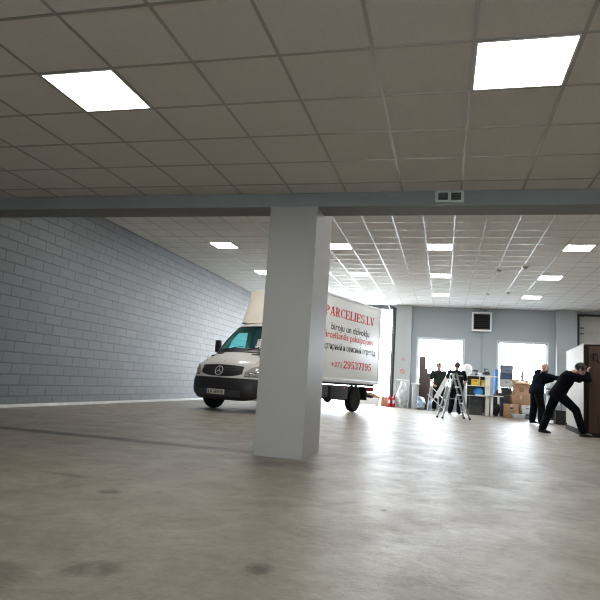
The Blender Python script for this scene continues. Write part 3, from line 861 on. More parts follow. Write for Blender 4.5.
    MB().tube([(0, -.85, .36), (0, .85, .36)], .05, 12).box(-.3, .4, -.4, .4, .30, .60).obj('front_axle', M['underbody'], cs)
    MB().tube([(-5.42, -.95, .46), (-5.42, .95, .46)], .05, 10).bar((-5.3, .5, .62), (-5.42, .5, .46), .06, .03).bar((-5.3, -.5, .62), (-5.42, -.5, .46), .06, .03).obj('underrun_bar', M['dark_plastic'], cs)
    for s in (-1, 1):
        tl = MB().box(-5.47, -5.42, s*.80-.15, s*.80+.15, .60, .73, .01).obj('tail_lamp', M['redlens'], cs)
        MB().box(-5.0, -4.85, s*.80-.15, s*.80+.15, .34, .74, .01).obj('mudflap', M['rubber'], cs)
        MB().box(-3.42, -3.36, s*.99-.01, s*.99+.01, .66, .70, .004).obj('side_reflector', M['redlens'], cs)
        gd = MB()
        MB().tube([V((-4.24+.42*math.cos(a_), s*.86, .36+.42*math.sin(a_))) for a_ in [PI*.1+PI*.8*k/12 for k in range(13)]], .03, 6).obj('mudguard', M['underbody'], cs)
    # wheels
    def wheel(x_, y_, s, dual=False):
        tw = [(.20, -.10), (.30, -.105), (.345, -.09), (.36, -.05), (.36, .05), (.345, .09), (.30, .105), (.20, .10)]
        w_ = MB().lathe([(0, -.09)] + tw + [(0, .09)], (x_, y_, .36), 32, 'y').obj('wheel', M['rubber'], van)
        hb = MB()
        o_ = s*.085
        hb.lathe([(0, 0), (.07, .0), (.085, -.02), (.10, -.045), (.17, -.05), (.195, -.01), (.205, .012), (.215, .012), (.215, -.06), (0, -.06)], (x_, y_+o_, .36), 28,
                 rot=(Matrix.Rotation(-PI/2, 4, 'X') if s > 0 else Matrix.Rotation(PI/2, 4, 'X')))
        hb.obj('hubcap', M['hub'], w_)
        hn = MB()
        for k in range(6):
            a_ = 2*PI*k/6
            hn.tube([(x_+.055*math.cos(a_), y_+s*.08, .36+.055*math.sin(a_)), (x_+.055*math.cos(a_), y_+s*.105, .36+.055*math.sin(a_))], .009, 6)
        for k in range(10):
            a_ = 2*PI*k/10
            hn.tube([(x_+.14*math.cos(a_), y_+s*.03, .36+.14*math.sin(a_)), (x_+.14*math.cos(a_), y_+s*.0405, .36+.14*math.sin(a_))], .022, 8)
        hn.obj('wheel_nut', M['black'], w_)
    for (x_, y_) in ((0, .86), (0, -.86), (-4.24, .84), (-4.24, -.84)):
        wheel(x_, y_, 1 if y_ > 0 else -1)
    return van

def slab_text(txt, m, parent, mtx_, width, height):
    """heavy slab-serif capitals and figures drawn stroke by stroke on a 6x10 cell"""
    T_, t_ = 1.7, .8       # thick and thin strokes
    b = MB()
    def bar(x0, y0, x1, y1): b.box(x0, x1, y0, y1, 0, .003)
    def stem(x, y0=0, y1=10, s0=True, s1=True):
        bar(x-T_/2, y0, x+T_/2, y1)
        if s0: bar(x-T_/2-.7, y0, x+T_/2+.7, y0+t_)
        if s1: bar(x-T_/2-.7, y1-t_, x+T_/2+.7, y1)
    def diag(x0, y0, x1, y1, w):
        b.prism([(x0-w/2, y0), (x0+w/2, y0), (x1+w/2, y1), (x1-w/2, y1)], 0, .003, 'xy')
    def arc(cx, cy, rx, ry, a0, a1, w0=T_, n=14):
        pts = []
        for k in range(n+1):
            a = math.radians(a0+(a1-a0)*k/n)
            wv = t_+(w0-t_)*abs(math.cos(a))
            pts.append(((cx+rx*math.cos(a), cy+ry*math.sin(a)), (cx+(rx-wv)*math.cos(a), cy+(ry-wv*.8)*math.sin(a))))
        for (o0, i0), (o1, i1) in zip(pts, pts[1:]):
            b.prism([o0, o1, i1, i0], 0, .003, 'xy')
    def glyph(c):
        if c == 'P': stem(1.6); arc(2.9, 7.2, 3.1, 2.8, -90, 90); bar(1.6, 9.2, 3, 10); bar(1.6, 4.4, 3, 5.1); return 6.6
        if c == 'R': stem(1.6); arc(2.9, 7.4, 3.1, 2.6, -90, 90); bar(1.6, 9.2, 3, 10); bar(1.6, 4.8, 3, 5.5); diag(5.6, 0, 3.6, 5.2, T_); bar(4.6, 0, 7.3, t_); return 7.6
        if c == 'A': diag(1.0, 0, 3.6, 10, t_); diag(6.2, 0, 3.8, 10, T_); bar(1.8, 3, 5.6, 3.8); bar(0, 0, 2.2, t_); bar(4.9, 0, 7.4, t_); return 7.7
        if c == 'C': arc(3.9, 5, 3.6, 5, 48, 312); bar(5.7, 6.4, 6.5, 9.8); bar(5.7, .6, 6.5, 2.6); return 7.2
        if c == 'E': stem(1.6); bar(1.6, 9.2, 6.2, 10); bar(1.6, 0, 6.4, t_); bar(1.6, 4.6, 4.6, 5.4); bar(5.5, 7.4, 6.2, 10); bar(5.7, 0, 6.4, 2.8); bar(4.1, 3.8, 4.7, 6.2); return 7.1
        if c == 'L': stem(1.6); bar(1.6, 0, 6.0, t_); bar(5.3, 0, 6.0, 3); return 6.6
        if c == 'I': stem(1.7); return 3.9
        if c == 'S': arc(3.2, 7.4, 2.9, 2.6, 30, 270, 1.5); arc(3.2, 2.7, 3.0, 2.7, -150, 90, 1.7); bar(5.0, 7.2, 5.7, 9.8); bar(.5, .2, 1.2, 2.8); return 6.7
        if c == 'V': diag(3.6, 0, 1.3, 10, T_); diag(3.9, 0, 6.2, 10, t_); bar(0, 9.2, 2.7, 10); bar(5.0, 9.2, 7.2, 10); return 7.4
        if c == '.': bar(.5, 0, 2.1, 1.7); return 2.8
        if c == '2': arc(3.1, 7.2, 2.7, 2.8, -20, 180, T_); diag(1.2, .8, 4.8, 6.4, 1.5); bar(.5, 0, 5.8, 1.4); bar(5.2, 0, 5.9, 2.4); return 6.6
        if c == '9': arc(3.1, 6.9, 2.8, 3.1, 0, 360, 1.5); arc(3.1, 4.0, 2.8, 4.0, -150, 0, T_); bar(4.2, 4, 5.9, 7); return 6.6
        if c == '5': bar(1, 8.6, 5.4, 10); bar(1, 5, 1.9, 9.6); arc(2.9, 3.1, 2.9, 3.1, -155, 130, T_); return 6.6
        if c == '3': arc(2.8, 7.4, 2.6, 2.6, -80, 160, T_); arc(2.8, 2.8, 2.9, 2.8, -160, 85, T_); return 6.6
        if c == '7': bar(.5, 8.6, 5.8, 10); bar(.5, 7.2, 1.1, 10); diag(2.4, 0, 5.0, 8.7, T_); return 6.6
        if c == '1': stem(2.8); diag(1.2, 7.6, 2.6, 10, .9); return 5.6
        return 4
    x = 0
    for c in txt:
        n0 = len(b.bm.verts); b.bm.verts.ensure_lookup_table()
        w = glyph(c); b.bm.verts.ensure_lookup_table()
        bmesh.ops.translate(b.bm, vec=(x, 0, 0), verts=b.bm.verts[n0:])
        x += w
    sx, sy = width/x, height/10
    for v in b.bm.verts: v.co = mtx_ @ V((v.co.x*sx, v.co.y*sy, v.co.z))
    return b.obj('lettering', m, parent, False)

build_van()

# ------------------------------------------------------------------ people
def frame(zdir, ydir):
    z = V(zdir).normalized(); y = V(ydir); y = (y - z*y.dot(z)).normalized(); x = y.cross(z)
    m_ = Matrix.Identity(3)
    for i in range(3): m_[i][0] = x[i]; m_[i][1] = y[i]; m_[i][2] = z[i]
    return m_
def capsule(mb, p0, p1, ra, rb, seg=14):
    p0, p1 = V(p0), V(p1); d = p1-p0; L_ = max(d.length, 1e-4)
    prof = [(0, -ra)]
    for k in range(1, 5):
        a = PI/2*k/4; prof.append((ra*math.sin(a), -ra*math.cos(a)))
    for k in range(0, 4):
        a = PI/2*k/4; prof.append((rb*math.cos(a), L_+rb*math.sin(a)))
    prof.append((0, L_+rb))
    q = V((0, 0, 1)).rotation_difference(d.normalized()).to_matrix().to_4x4()
    mb.lathe(prof, p0, seg, rot=q)
def loft(mb, secs, seg=20):
    """secs: (center, half-width vector, half-depth vector)"""
    rings = []
    for c, a, b_ in secs:
        c, a, b_ = V(c), V(a), V(b_)
        rings.append([mb.bm.verts.new(c + a*math.cos(2*PI*k/seg) + b_*math.sin(2*PI*k/seg)) for k in range(seg)])
    for r1_, r2_ in zip(rings, rings[1:]):
        for k in range(seg): mb.bm.faces.new((r1_[k], r1_[(k+1) % seg], r2_[(k+1) % seg], r2_[k]))
    mb.bm.faces.new(rings[0][::-1]); mb.bm.faces.new(rings[-1])
def remesh(mb, name, m, parent, vox, it=3):
    o = mb.obj(name, m, parent, True, 180)
    md = o.modifiers.new('r', 'REMESH'); md.mode = 'VOXEL'; md.voxel_size = vox; md.use_smooth_shade = True
    ms = o.modifiers.new('s', 'SMOOTH'); ms.iterations = it; ms.factor = .5
    evaluated(o)
    for p in o.data.polygons: p.use_smooth = True
    if not o.data.materials: o.data.materials.append(m)
    return o

def person(label, loc, j, skin, shirt, trouser, hair=None, sleeve='long', hairstyle='short', gloves=None, print_=None, hood=False):
    root = thing('person', label, 'person', loc)
    HS = j.get('hs', 1.12)
    J = {k: V(v) for k, v in j.items() if not isinstance(v, (int, float))}
    BK = j.get('bulk', .022)
    latS = (J['shR']-J['shL']).normalized(); latH = (J['hipR']-J['hipL']).normalized()
    pel = (J['hipL']+J['hipR'])/2 + V((0, 0, .03)); nb = J['neck']; 
    che = (J['shL']+J['shR'])/2
    spine = (che-pel); sd = spine.normalized()
    fwd = J['front'].normalized(); fwd = (fwd-sd*fwd.dot(sd)).normalized()
    def torso(mb, g, lo=-.08):
        mid = pel+spine*.45 - fwd*J.get('arch', V((0, 0, 0))).x
        fH = (fwd*.6 + latH.cross(sd)*(.4 if latH.cross(sd).dot(fwd) > 0 else -.4)).normalized()
        secs = [(pel+sd*lo, latH*(.165+g), fH*(.115+g)), (pel, latH*(.178+g), fH*(.125+g)), (pel+sd*.10, latH*(.168+g), fH*(.115+g)),
                (mid, (latH+latS).normalized()*(.152+g), fwd*(.110+g)), (pel+spine*.72, latS*(.175+g), fwd*(.125+g)),
                (pel+spine*.90, latS*(.182+g), fwd*(.118+g)), (che+sd*.03, latS*(.145+g), fwd*(.088+g)), (che+sd*.075, latS*(.085+g), fwd*(.068+g))]
        loft(mb, secs)
    # body
    b = MB(); torso(b, 0)
    hd = J['head']; F = frame(J['headup'], J['look'])*HS
    capsule(b, che+sd*.02, nb, .068, .064); capsule(b, nb, hd+F @ V((0, -.015, -.05)), .064, .060)
    F4 = F.to_4x4()
    b.ball(hd+F @ V((0, -.012, .03)), .076, .096, .088, 3, F4)
    b.ball(hd+F @ V((0, .018, -.035)), .060, .076, .082, 3, F4)
    b.ball(hd+F @ V((0, .050, -.088)), .034, .034, .026, 2, F4)
    capsule(b, hd+F @ V((0, .086, .012)), hd+F @ V((0, .108, -.028)), .009, .014, 8)
    b.ball(hd+F @ V((0, .072, .022)), .052, .018, .010, 2, F4)
    for s in (-1, 1): b.ball(hd+F @ V((s*.078, -.008, -.010)), .010, .020, .032, 2, F4)
    def hand(wr, hdir, pn, s, curl):
        """s: thumb side sign"""
        H = frame(hdir, pn)   # z along hand, y palm normal (towards palm), x side
        o_ = wr
        b.ball(o_+H @ V((0, 0, .048)), .040, .018, .052, 3, H.to_4x4())
        for k, (x_, L_) in enumerate(((-.031, .070), (-.0105, .080), (.0105, .075), (.031, .058))):
            if s < 0: x_ = -x_
            p = o_+H @ V((x_, 0, .085)); a = 0
            for seg_ in (.45, .31, .24):
                a += curl
                q = p + H @ V((x_*.12*seg_, math.sin(a)*L_*seg_, math.cos(a)*L_*seg_))
                capsule(b, p, q, .0082, .0075, 8); p = q
        tx = -.040 if s > 0 else .040
        p = o_+H @ V((tx*.7, .004, .022)); q = p+H @ V((tx*.75, .014, .030)); r_ = q+H @ V((tx*.1, .016, .028))
        capsule(b, p, q, .013, .0105, 8); capsule(b, q, r_, .0105, .009, 8)
    for side, s in (('L', -1), ('R', 1)):
        sh, el, wr = J['sh'+side], J['el'+side], J['wr'+side]
        capsule(b, sh, el, .050, .038); capsule(b, el, wr, .040, .027)
        hdir = J.get('hd'+side, (wr-el)); pn = J.get('pn'+side, V((0, 0, -1)))
        hand(wr, hdir.normalized(), pn, s, j.get('curl'+side, .45))
        hp, kn, an = J['hip'+side], J['kn'+side], J['an'+side]
        capsule(b, hp, kn, .088, .056); capsule(b, kn, an, .056, .038)
        calf = kn.lerp(an, .3) - J['toe'+side].normalized()*.018
        capsule(b, calf, calf+(an-kn)*.12, .052, .046)
        toe = J['toe'+side].normalized()
        capsule(b, an-V((0, 0, .035)), an+toe*.15-V((0, 0, .05)), .035, .028)
    body = remesh(b, 'body', skin, root, .0065, 3)
    for s in (-1, 1):
        ey = MB().ball(hd+F @ V((s*.030, .083, .002)), .0125, .010, .0085, 2, F4).obj('eye', M['eye'], body)
        MB().ball(hd+F @ V((s*.030, .0925, .002)), .005, .003, .005, 2, F4).obj('iris', M['iris'], ey)
    MB().ball(hd+F @ V((0, .090, -.058)), .024, .008, .008, 2, F4).obj('mouth', M['lip'], body)
    # hair
    if hair is not None:
        h_ = MB()
        big = hairstyle == 'full'
        g = 1.15 if big else 1.045
        h_.ball(hd+F @ V((0, -.016, .034)), .078*g, .098*g, .090*g, 4, F4)
        dl = []
        for v in h_.bm.verts:
            l_ = F.inverted() @ (v.co-hd)
            line = -.045 if l_.y < 0 else -.045 + (l_.y+.0)*1.25
            if l_.z < line or (l_.y > .062 and l_.z < .062): dl.append(v)
        bmesh.ops.delete(h_.bm, geom=dl, context='VERTS')
        if big: h_.crumple(.012, 22, 3)
        ho = h_.obj('hair', hair, root, True, 180)
        md = ho.modifiers.new('s', 'SOLIDIFY'); md.thickness = .012; md.offset = -1; evaluated(ho)
    # shirt
    b = MB(); torso(b, .016+BK, lo=-.10)
    capsule(b, che+sd*.02, che.lerp(nb, .75), .075, .062)
    for side in ('L', 'R'):
        sh, el, wr = J['sh'+side], J['el'+side], J['wr'+side]
        capsule(b, che.lerp(sh, .6), sh, .070, .062)
        if sleeve == 'long':
            capsule(b, sh, el, .066+BK*.6, .052+BK*.6); capsule(b, el, el.lerp(wr, .93), .052+BK*.6, .038+BK*.4)
        else:
            capsule(b, sh, sh.lerp(el, .68), .066+BK*.5, .062+BK*.5)
    if hood:
        back = -fwd
        b.ball(che+sd*.07+back*.07, .11, .075, .085, 3)
    b.crumple(.010, 9, 5)
    st = remesh(b, 'hoodie' if hood else 'shirt', shirt, root, .0085, 3)
    # trousers
    b = MB(); fH = fwd
    loft(b, [(pel+sd*-.09, latH*(.182+BK*.7), fwd*(.135+BK)), (pel, latH*(.190+BK*.7), fwd*(.140+BK)), (pel+sd*.07, latH*(.182+BK*.7), fwd*(.130+BK))])
    for side in ('L', 'R'):
        hp, kn, an = J['hip'+side], J['kn'+side], J['an'+side]
        capsule(b, hp, kn, .105+BK*.6, .075+BK*.6); capsule(b, kn, an+(kn-an).normalized()*.03, .075+BK*.6, .066+BK*.6)
    b.crumple(.010, 8, 9)
    remesh(b, 'trousers', trouser, root, .0085, 3)
    # shoes
    for side in ('L', 'R'):
        an = J['an'+side]; toe = J['toe'+side].normalized()
        b = MB(); heel = an-toe*.045
        pitch = toe.z
        base = V((0, 0, -.055))
        X = toe.cross(V((0, 0, 1))).normalized()
        nrm = X.cross(toe).normalized()
        loft(b, [(heel-nrm*.045-toe*.03, X*.028, nrm*.030), (heel-nrm*.035, X*.038, nrm*.045), (heel-nrm*.035+toe*.08, X*.042, nrm*.042),
                 (heel-nrm*.05+toe*.15, X*.044, nrm*.030), (heel-nrm*.055+toe*.205, X*.036, nrm*.022), (heel-nrm*.058+toe*.23, X*.018, nrm*.014)], 16)
        capsule(b, an-nrm*.02, an+V((0, 0, .03)), .050, .048)
        sh_ = remesh(b, 'shoe', M['shoe'], root, .008, 2)
        s_ = MB(); loft(s_, [(heel-nrm*.078-toe*.025, X*.026, nrm*.009), (heel-nrm*.080+toe*.10, X*.040, nrm*.009), (heel-nrm*.080+toe*.16, X*.042, nrm*.008), (heel-nrm*.078+toe*.23, X*.024, nrm*.007)], 16)
        s_.obj('sole', M['rubber'], sh_)
    if gloves:
        for side in gloves:
            wr = J['wr'+side]; hdir = J.get('hd'+side, (wr-J['el'+side])).normalized()
            H = frame(hdir, J.get('pn'+side, V((0, 0, -1))))
            g_ = MB(); g_.ball(wr+H @ V((0, 0, .055)), .050, .030, .062, 3, H.to_4x4()); capsule(g_, wr-H @ V((0, 0, .02)), wr+H @ V((0, 0, .02)), .036, .036)
            for k, x_ in enumerate((-.033, -.011, .011, .033)): capsule(g_, wr+H @ V((x_, 0, .09)), wr+H @ V((x_, .03, .135)), .013, .012, 8)
            remesh(g_, 'glove', M['glove'], root, .007, 1)
    if print_:
        print_(root, che, latS, sd, fwd, st)
    return root

# man pushing the crate, bent forward, in front
C4 = V((2.55, 13.85, 0))
def rel(c, **k): return {a: (V(v)-c if (isinstance(v, tuple) and a[:2] in ('sh', 'el', 'wr', 'hi', 'kn', 'an', 'ne') or a == 'head') else (V(v) if isinstance(v, tuple) else v)) for a, v in k.items()}
person('person in black with dark hair leaning low against the wooden crate, pushing with bent arms', C4, rel(C4,
    hipL=(2.42, 14.04, .86), hipR=(2.45, 13.84, .86), knL=(2.29, 14.10, .48), anL=(2.145, 14.10, .10), knR=(2.78, 13.80, .56), anR=(2.90, 13.72, .10),
    shL=(2.66, 14.06, 1.29), shR=(2.65, 13.68, 1.30), elL=(2.90, 14.08, 1.22), wrL=(2.90, 13.93, 1.45), elR=(2.98, 13.60, 1.22), wrR=(2.99, 13.72, 1.36),
    neck=(2.76, 13.86, 1.37), head=(2.88, 13.84, 1.43), headup=(.55, 0, .83), look=(.85, -.12, -.50), front=(.8, 0, -.5),
    toeL=(.95, -.1, -.05), toeR=(.98, -.12, 0), hdL=(.1, -.1, .7), hdR=(.12, .10, .8), pnL=(.9, -.3, 0), pnR=(.9, .3, 0), curlL=.35, curlR=.35),
    M['skin'], M['cloth_black'], M['trouser'], M['hair'], 'long', 'full')
# bald man in dark hoodie reaching out
C3 = V((2.62, 18.3, 0))
person('bearded person with shaved head and dark hoodie standing with one arm stretched towards the crate', C3, rel(C3,
    hipL=(2.60, 18.42, .92), hipR=(2.66, 18.22, .92), knL=(2.58, 18.45, .50), anL=(2.54, 18.50, .10), knR=(2.74, 18.15, .50), anR=(2.72, 18.05, .10),
    shL=(2.70, 18.56, 1.42), shR=(2.77, 18.14, 1.42), elL=(2.90, 18.62, 1.26), wrL=(3.10, 18.50, 1.30), elR=(3.01, 18.08, 1.36), wrR=(3.25, 18.02, 1.34),
    neck=(2.79, 18.34, 1.52), head=(2.85, 18.31, 1.625), headup=(.10, 0, 1), look=(.80, -.60, -.05), front=(.95, -.25, -.1),
    toeL=(.85, -.5, 0), toeR=(.9, -.4, 0), hdL=(1, 0, .1), hdR=(1, 0, .1), pnL=(0, -.3, -1), pnR=(0, .3, -1), bulk=.05),
    M['skin_pale'], M['cloth_navy'], M['trouser'], M['hair_fair'] if False else None, 'long', 'short', hood=True)
# beard as a child of the last person
pr = [o for o in bpy.data.objects if o.name.startswith('person')][-1]
hd = V((2.85, 18.31, 1.625))-C3; F = frame(V((.10, 0, 1)), V((.80, -.60, -.05)))*1.1
bd = MB().ball(hd+F @ V((0, .035, -.072)), .058, .060, .045, 3, F.to_4x4())
bd.obj('beard', M['hair_brown'], pr)
# man facing us at the window, olive t-shirt
C1 = V((-.2, 22.6, 0))
person('person in a dark olive t-shirt looking down in front of the bright window', C1, rel(C1,
    hipL=(-.06, 22.62, .93), hipR=(-.26, 22.58, .93), knL=(-.06, 22.54, .50), anL=(-.07, 22.62, .10), knR=(-.30, 22.52, .50), anR=(-.32, 22.62, .10),
    shL=(.00, 22.60, 1.44), shR=(-.41, 22.54, 1.42), elL=(.06, 22.42, 1.22), wrL=(.16, 22.18, 1.27), elR=(-.46, 22.46, 1.14), wrR=(-.36, 22.24, .96),
    neck=(-.20, 22.54, 1.53), head=(-.19, 22.48, 1.645), headup=(.05, -.28, 1), look=(.25, -.85, -.45), front=(.15, -1, 0),
    toeL=(.1, -1, 0), toeR=(-.15, -1, 0), hdL=(.5, -.7, .2), hdR=(.5, -.6, -.4), pnL=(.6, .2, -.5), pnR=(.8, 0, .2), hs=1.2, bulk=.032),
    M['skin'], M['cloth_olive'], M['trouser'], M['hair_fair'], 'short', 'short', gloves=('L',))
# man with his back to us
C2 = V((.42, 21.1, 0))
def backprint(root, che, lat, sd, fwd, st):
    right = lat if lat.x > 0 else -lat
    n_ = -fwd
    for txt, dz, w_, m_ in (('SERVICE', -.075, .30, 'greytext'), ('TEAM', -.125, .20, 'greytext')):
        pass
    # blurred line of print across the shoulder blades
    b = MB()
    for k, (x_, w_) in enumerate(((-.13, .05), (-.07, .035), (-.025, .05), (.035, .03), (.075, .055), (.14, .03))):
        c_ = che - sd*(.105 + abs(x_)*.02) + right*(x_+.02) + n_*(.1465+.022 - .35*x_*x_)
        b.bar(c_, c_+right*w_, .016, .006, sd); b.bar(c_-sd*.03+right*.008, c_-sd*.03+right*w_*.8, .010, .006, sd)
    b.obj('back_print', M['greytext'], st, False)
person('person in a black polo shirt with a pale print, seen from behind beside the ladder', C2, rel(C2,
    hipL=(.35, 21.10, .93), hipR=(.55, 21.08, .93), knL=(.29, 21.18, .50), anL=(.24, 21.10, .10), knR=(.55, 21.14, .50), anR=(.53, 21.02, .10),
    shL=(.20, 21.12, 1.43), shR=(.65, 21.08, 1.43), elL=(.12, 21.34, 1.22), wrL=(.10, 21.62, 1.26), elR=(.74, 21.16, 1.14), wrR=(.69, 21.36, .98),
    neck=(.43, 21.12, 1.53), head=(.44, 21.15, 1.655), headup=(0, .12, 1), look=(-.25, 1, -.25), front=(-.1, 1, 0),
    toeL=(-.3, 1, 0), toeR=(.2, 1, 0), hdL=(0, .8, .2), hdR=(-.3, .6, -.3), pnL=(.6, 0, -.5), pnR=(-.8, 0, 0), hs=1.2, bulk=.038),
    M['skin_pale'], M['cloth_char'], M['trouser'], M['hair_brown'], 'short', 'short', print_=backprint)

# ------------------------------------------------------------------ step ladder
L0 = V((.25, 17.68, 0))
lad = thing('step_ladder', 'open aluminium step ladder standing in front of the man in the black polo', 'ladder', L0)
Wd = V((.15, -.36, 0)); A1 = V((.60, 18.0, 0))-L0; B1 = V((-.16, 17.76, 0))-L0; top = V((.20, 17.86, 1.28))-L0
for k, s in enumerate((0, 1)):
    MB().bar(A1+Wd*s, top+Wd*(.18+.64*s)+V((.03, 0, 0)), .026, .048, Wd).obj('stile', M['alu'], lad, False)
    MB().bar(B1+Wd*s, top+Wd*(.18+.64*s)-V((.03, 0, 0)), .024, .04, Wd).obj('rear_leg', M['alu'], lad, False)
    for q in (A1, B1):
        MB().box(q.x+Wd.x*s-.03, q.x+Wd.x*s+.03, q.y+Wd.y*s-.02, q.y+Wd.y*s+.02, 0, .05, .006).obj('foot', M['rubber'], lad)
for k in range(1, 6):
    f_ = k/5.6
    a = A1.lerp(top+V((.03, 0, 0)), f_); s0 = .18*f_; s1 = 1-.18*f_
    MB().bar(a+Wd*s0, a+Wd*s1, .085, .02, (1, .4, 0)).obj('tread', M['alu'], lad, False)
for f_ in (.25, .6):
    a = B1.lerp(top, f_); MB().bar(a+Wd*.05, a+Wd*.95, .03, .02, (1, .4, 0)).obj('brace', M['alu'], lad, False)
c_ = top+Wd*.5
MB().box(c_.x-.07, c_.x+.07, c_.y-.13, c_.y+.13, c_.z-.01, c_.z+.02, .008, Matrix.Rotation(.38, 4, 'Z')).obj('top_platform', M['alu'], lad)
a = A1.lerp(top, .45); b_ = B1.lerp(top, .45)
MB().bar(a+Wd*.95, b_+Wd*.95, .02, .006, (0, 0, 1)).bar(a+Wd*.05, b_+Wd*.05, .02, .006, (0, 0, 1)).obj('spreader', M['alu'], lad, False)

# white board and folding frame held between the two men
o = MB().bar((.14, 21.9, 1.30), (-.26, 21.9, .50), .16, .03, (1, 0, .55)).obj('white_board', M['laminate'])
o.data.transform(Matrix.Translation((.06, -21.9, -.50))); o.location = (-.06, 21.9, .50)
tag(o, 'long white board held slanting between the two men at the bright window', 'board')
ff = thing('folding_frame', 'white crossed folding frame standing beside the ladder', 'frame', (-.1, 21.75, 0))
for (p, q) in (((-.34, 0, .90), (.30, 0, .30)), ((-.46, .05, .62), (.14, .05, .10)), ((-.30, .02, .35), (.06, .02, .95))):
    MB().bar(p, q, .035, .03, (0, 1, 0)).obj('rail', M['whiteplastic'], ff, False)
MB().bar((-.36, 0, .95), (-.46, .05, .0), .03, .03, (0, 1, 0)).bar((.30, 0, .33), (.33, .02, 0), .03, .03, (0, 1, 0)).bar((.12, .05, .12), (.12, .05, 0), .03, .03, (0, 1, 0)).obj('leg', M['whiteplastic'], ff, False)
MB().bar((-.36, -.12, .88), (-.36, .12, .88), .03, .03).obj('cross_bar', M['whiteplastic'], ff, False)

# ------------------------------------------------------------------ crate
cr = thing('wooden_crate', 'tall wooden crate with a pale side and a dark brown front, being pushed', 'crate', (2.99, 14.03, 0), math.radians(-3.4))
CW, CD, CHt = 1.7, 2.9, 2.02
s = MB()
for k in range(8):
    y0 = .05+k*(CD-.1)/8
    s.box(0, .025, y0+.002, y0+(CD-.1)/8-.002, .16, CHt-.01, .003)
s.obj('side_panel', M['cratelight'], cr)['label'] = 'pale whitewashed side'
s = MB()
for k in range(2):
    x0 = .09+k*(CW-.1)/2; s.box(x0+.002, x0+(CW-.1)/2-.002, .0, .025, .10, CHt-.04, .003)
fp_ = s.obj('front_panel', M['cratedark'], cr); fp_['label'] = 'dark brown plywood front'
mk = MB()
def mark(pts, r_=.013): mk.tube([(x, -.004, z) for x, z in pts], r_, 6)
mark([(.19, 1.66), (.19, 1.81), (.23, 1.81)]); mark([(.26, 1.81), (.255, 1.66), (.28, 1.62), (.34, 1.62), (.355, 1.67), (.355, 1.81)]); mark([(.13, 1.80), (.14, 1.68)], .008)
mk.obj('stencil_mark', M['cratepost'], fp_)
for (xa, xb, ya, yb_) in ((-.005, .085, -.012, .06), (CW-.07, CW, -.01, .06), (-.005, .05, CD-.06, CD), (CW-.06, CW, CD-.06, CD)):
    MB().box(xa, xb, ya, yb_, 0, CHt-.03, .004).obj('corner_post', M['cratepost'], cr)
MB().box(0, CW, 0, CD, CHt-.01, CHt+.02, .004).obj('lid', M['cratelight'], cr)
MB().box(.02, CW, .03, CD, .12, .16).box(CW-.025, CW, .05, CD-.05, .16, CHt-.01).box(.05, CW-.05, CD-.025, CD, .16, CHt-.01).obj('back_panel', M['cratelight'], cr, False)
for xx in (.0, CW/2-.05, CW-.1):
    MB().box(xx-.01, xx+.10, -.01, CD, .0, .12, .006).obj('skid', M['cratepost'], cr)
MB().box(0, CW, -.014, .012, .0, .10).obj('front_batten', M['cratepost'], cr, False)

# ------------------------------------------------------------------ shelf, desk and stored goods
e = thing('shelf_unit', 'white cube shelf unit holding yellow boxes and a blue bag', 'shelf', (.80, 22.35, 0))
sh = MB()
MB().box(.03, .66, .35, .36, .06, 1.38).obj('back_panel', M['black'], e, False)
sh.box(0, .86, 0, .36, 1.38, 1.41).box(0, .86, 0, .36, 1.02, 1.045).box(0, .86, 0, .36, .66, .685).box(0, .03, 0, .36, 0, 1.38).box(.66, .83, 0, .36, 0, 1.38).box(.46, .485, 0, .36, 1.045, 1.38).box(0, .83, 0, .36, .03, .06)
sh.obj('frame', M['laminate'], e, False)
sh = MB().box(.86, 1.15, .02, .34, 1.385, 1.41).box(1.12, 1.15, .02, .34, 0, 1.385).obj('side_shelf', M['laminate'], e, False)
def solid(name, label, cat, x0, x1, y0, y1, z0, z1, m, bev=.01, group=None, rz=0, fn=None):
    c_ = V(((x0+x1)/2, (y0+y1)/2, z0)); hx, hy, hz = (x1-x0)/2, (y1-y0)/2, z1-z0
    root = thing(name, label, cat, c_, rz, group)
    if fn: fn(root, hx, hy, hz, m)
    return root
def bin_(root, hx, hy, hz, m):
    b = MB()
    t_ = .012
    b.box(-hx*.92, hx*.92, -hy*.92, hy*.92, 0, t_)
    for (a, c, d, g) in ((-hx, -hx*.96, -hy, hy), (hx*.96, hx, -hy, hy), (-hx, hx, -hy, -hy*.94), (-hx, hx, hy*.94, hy)):
        b.box(a, c, d, g, 0, hz-.02)
    b.obj('bin_body', m, root, False)
    MB().box(-hx-.008, hx+.008, -hy-.008, hy+.008, hz-.022, hz, .005).obj('lid', m, root)
    MB().box(-.05, .05, -hy-.02, -hy-.006, hz*.62, hz*.62+.025, .004).obj('handle', M['dark_plastic'], root)
def carton(root, hx, hy, hz, m):
    MB().box(-hx, hx, -hy, hy, 0, hz, .006).obj('carton_body', m, root)
    MB().box(-.03, .03, -hy-.002, -hy, hz*.6, hz+.001).box(-.03, .03, -hy, hy, hz, hz+.002).obj('tape', M['tape'], root, False)
    MB().box(-hx*.95, -.004, -hy*.98, hy*.98, hz+.0005, hz+.0015).box(.004, hx*.95, -hy*.98, hy*.98, hz+.0005, hz+.0015).obj('flap', m, root, False)
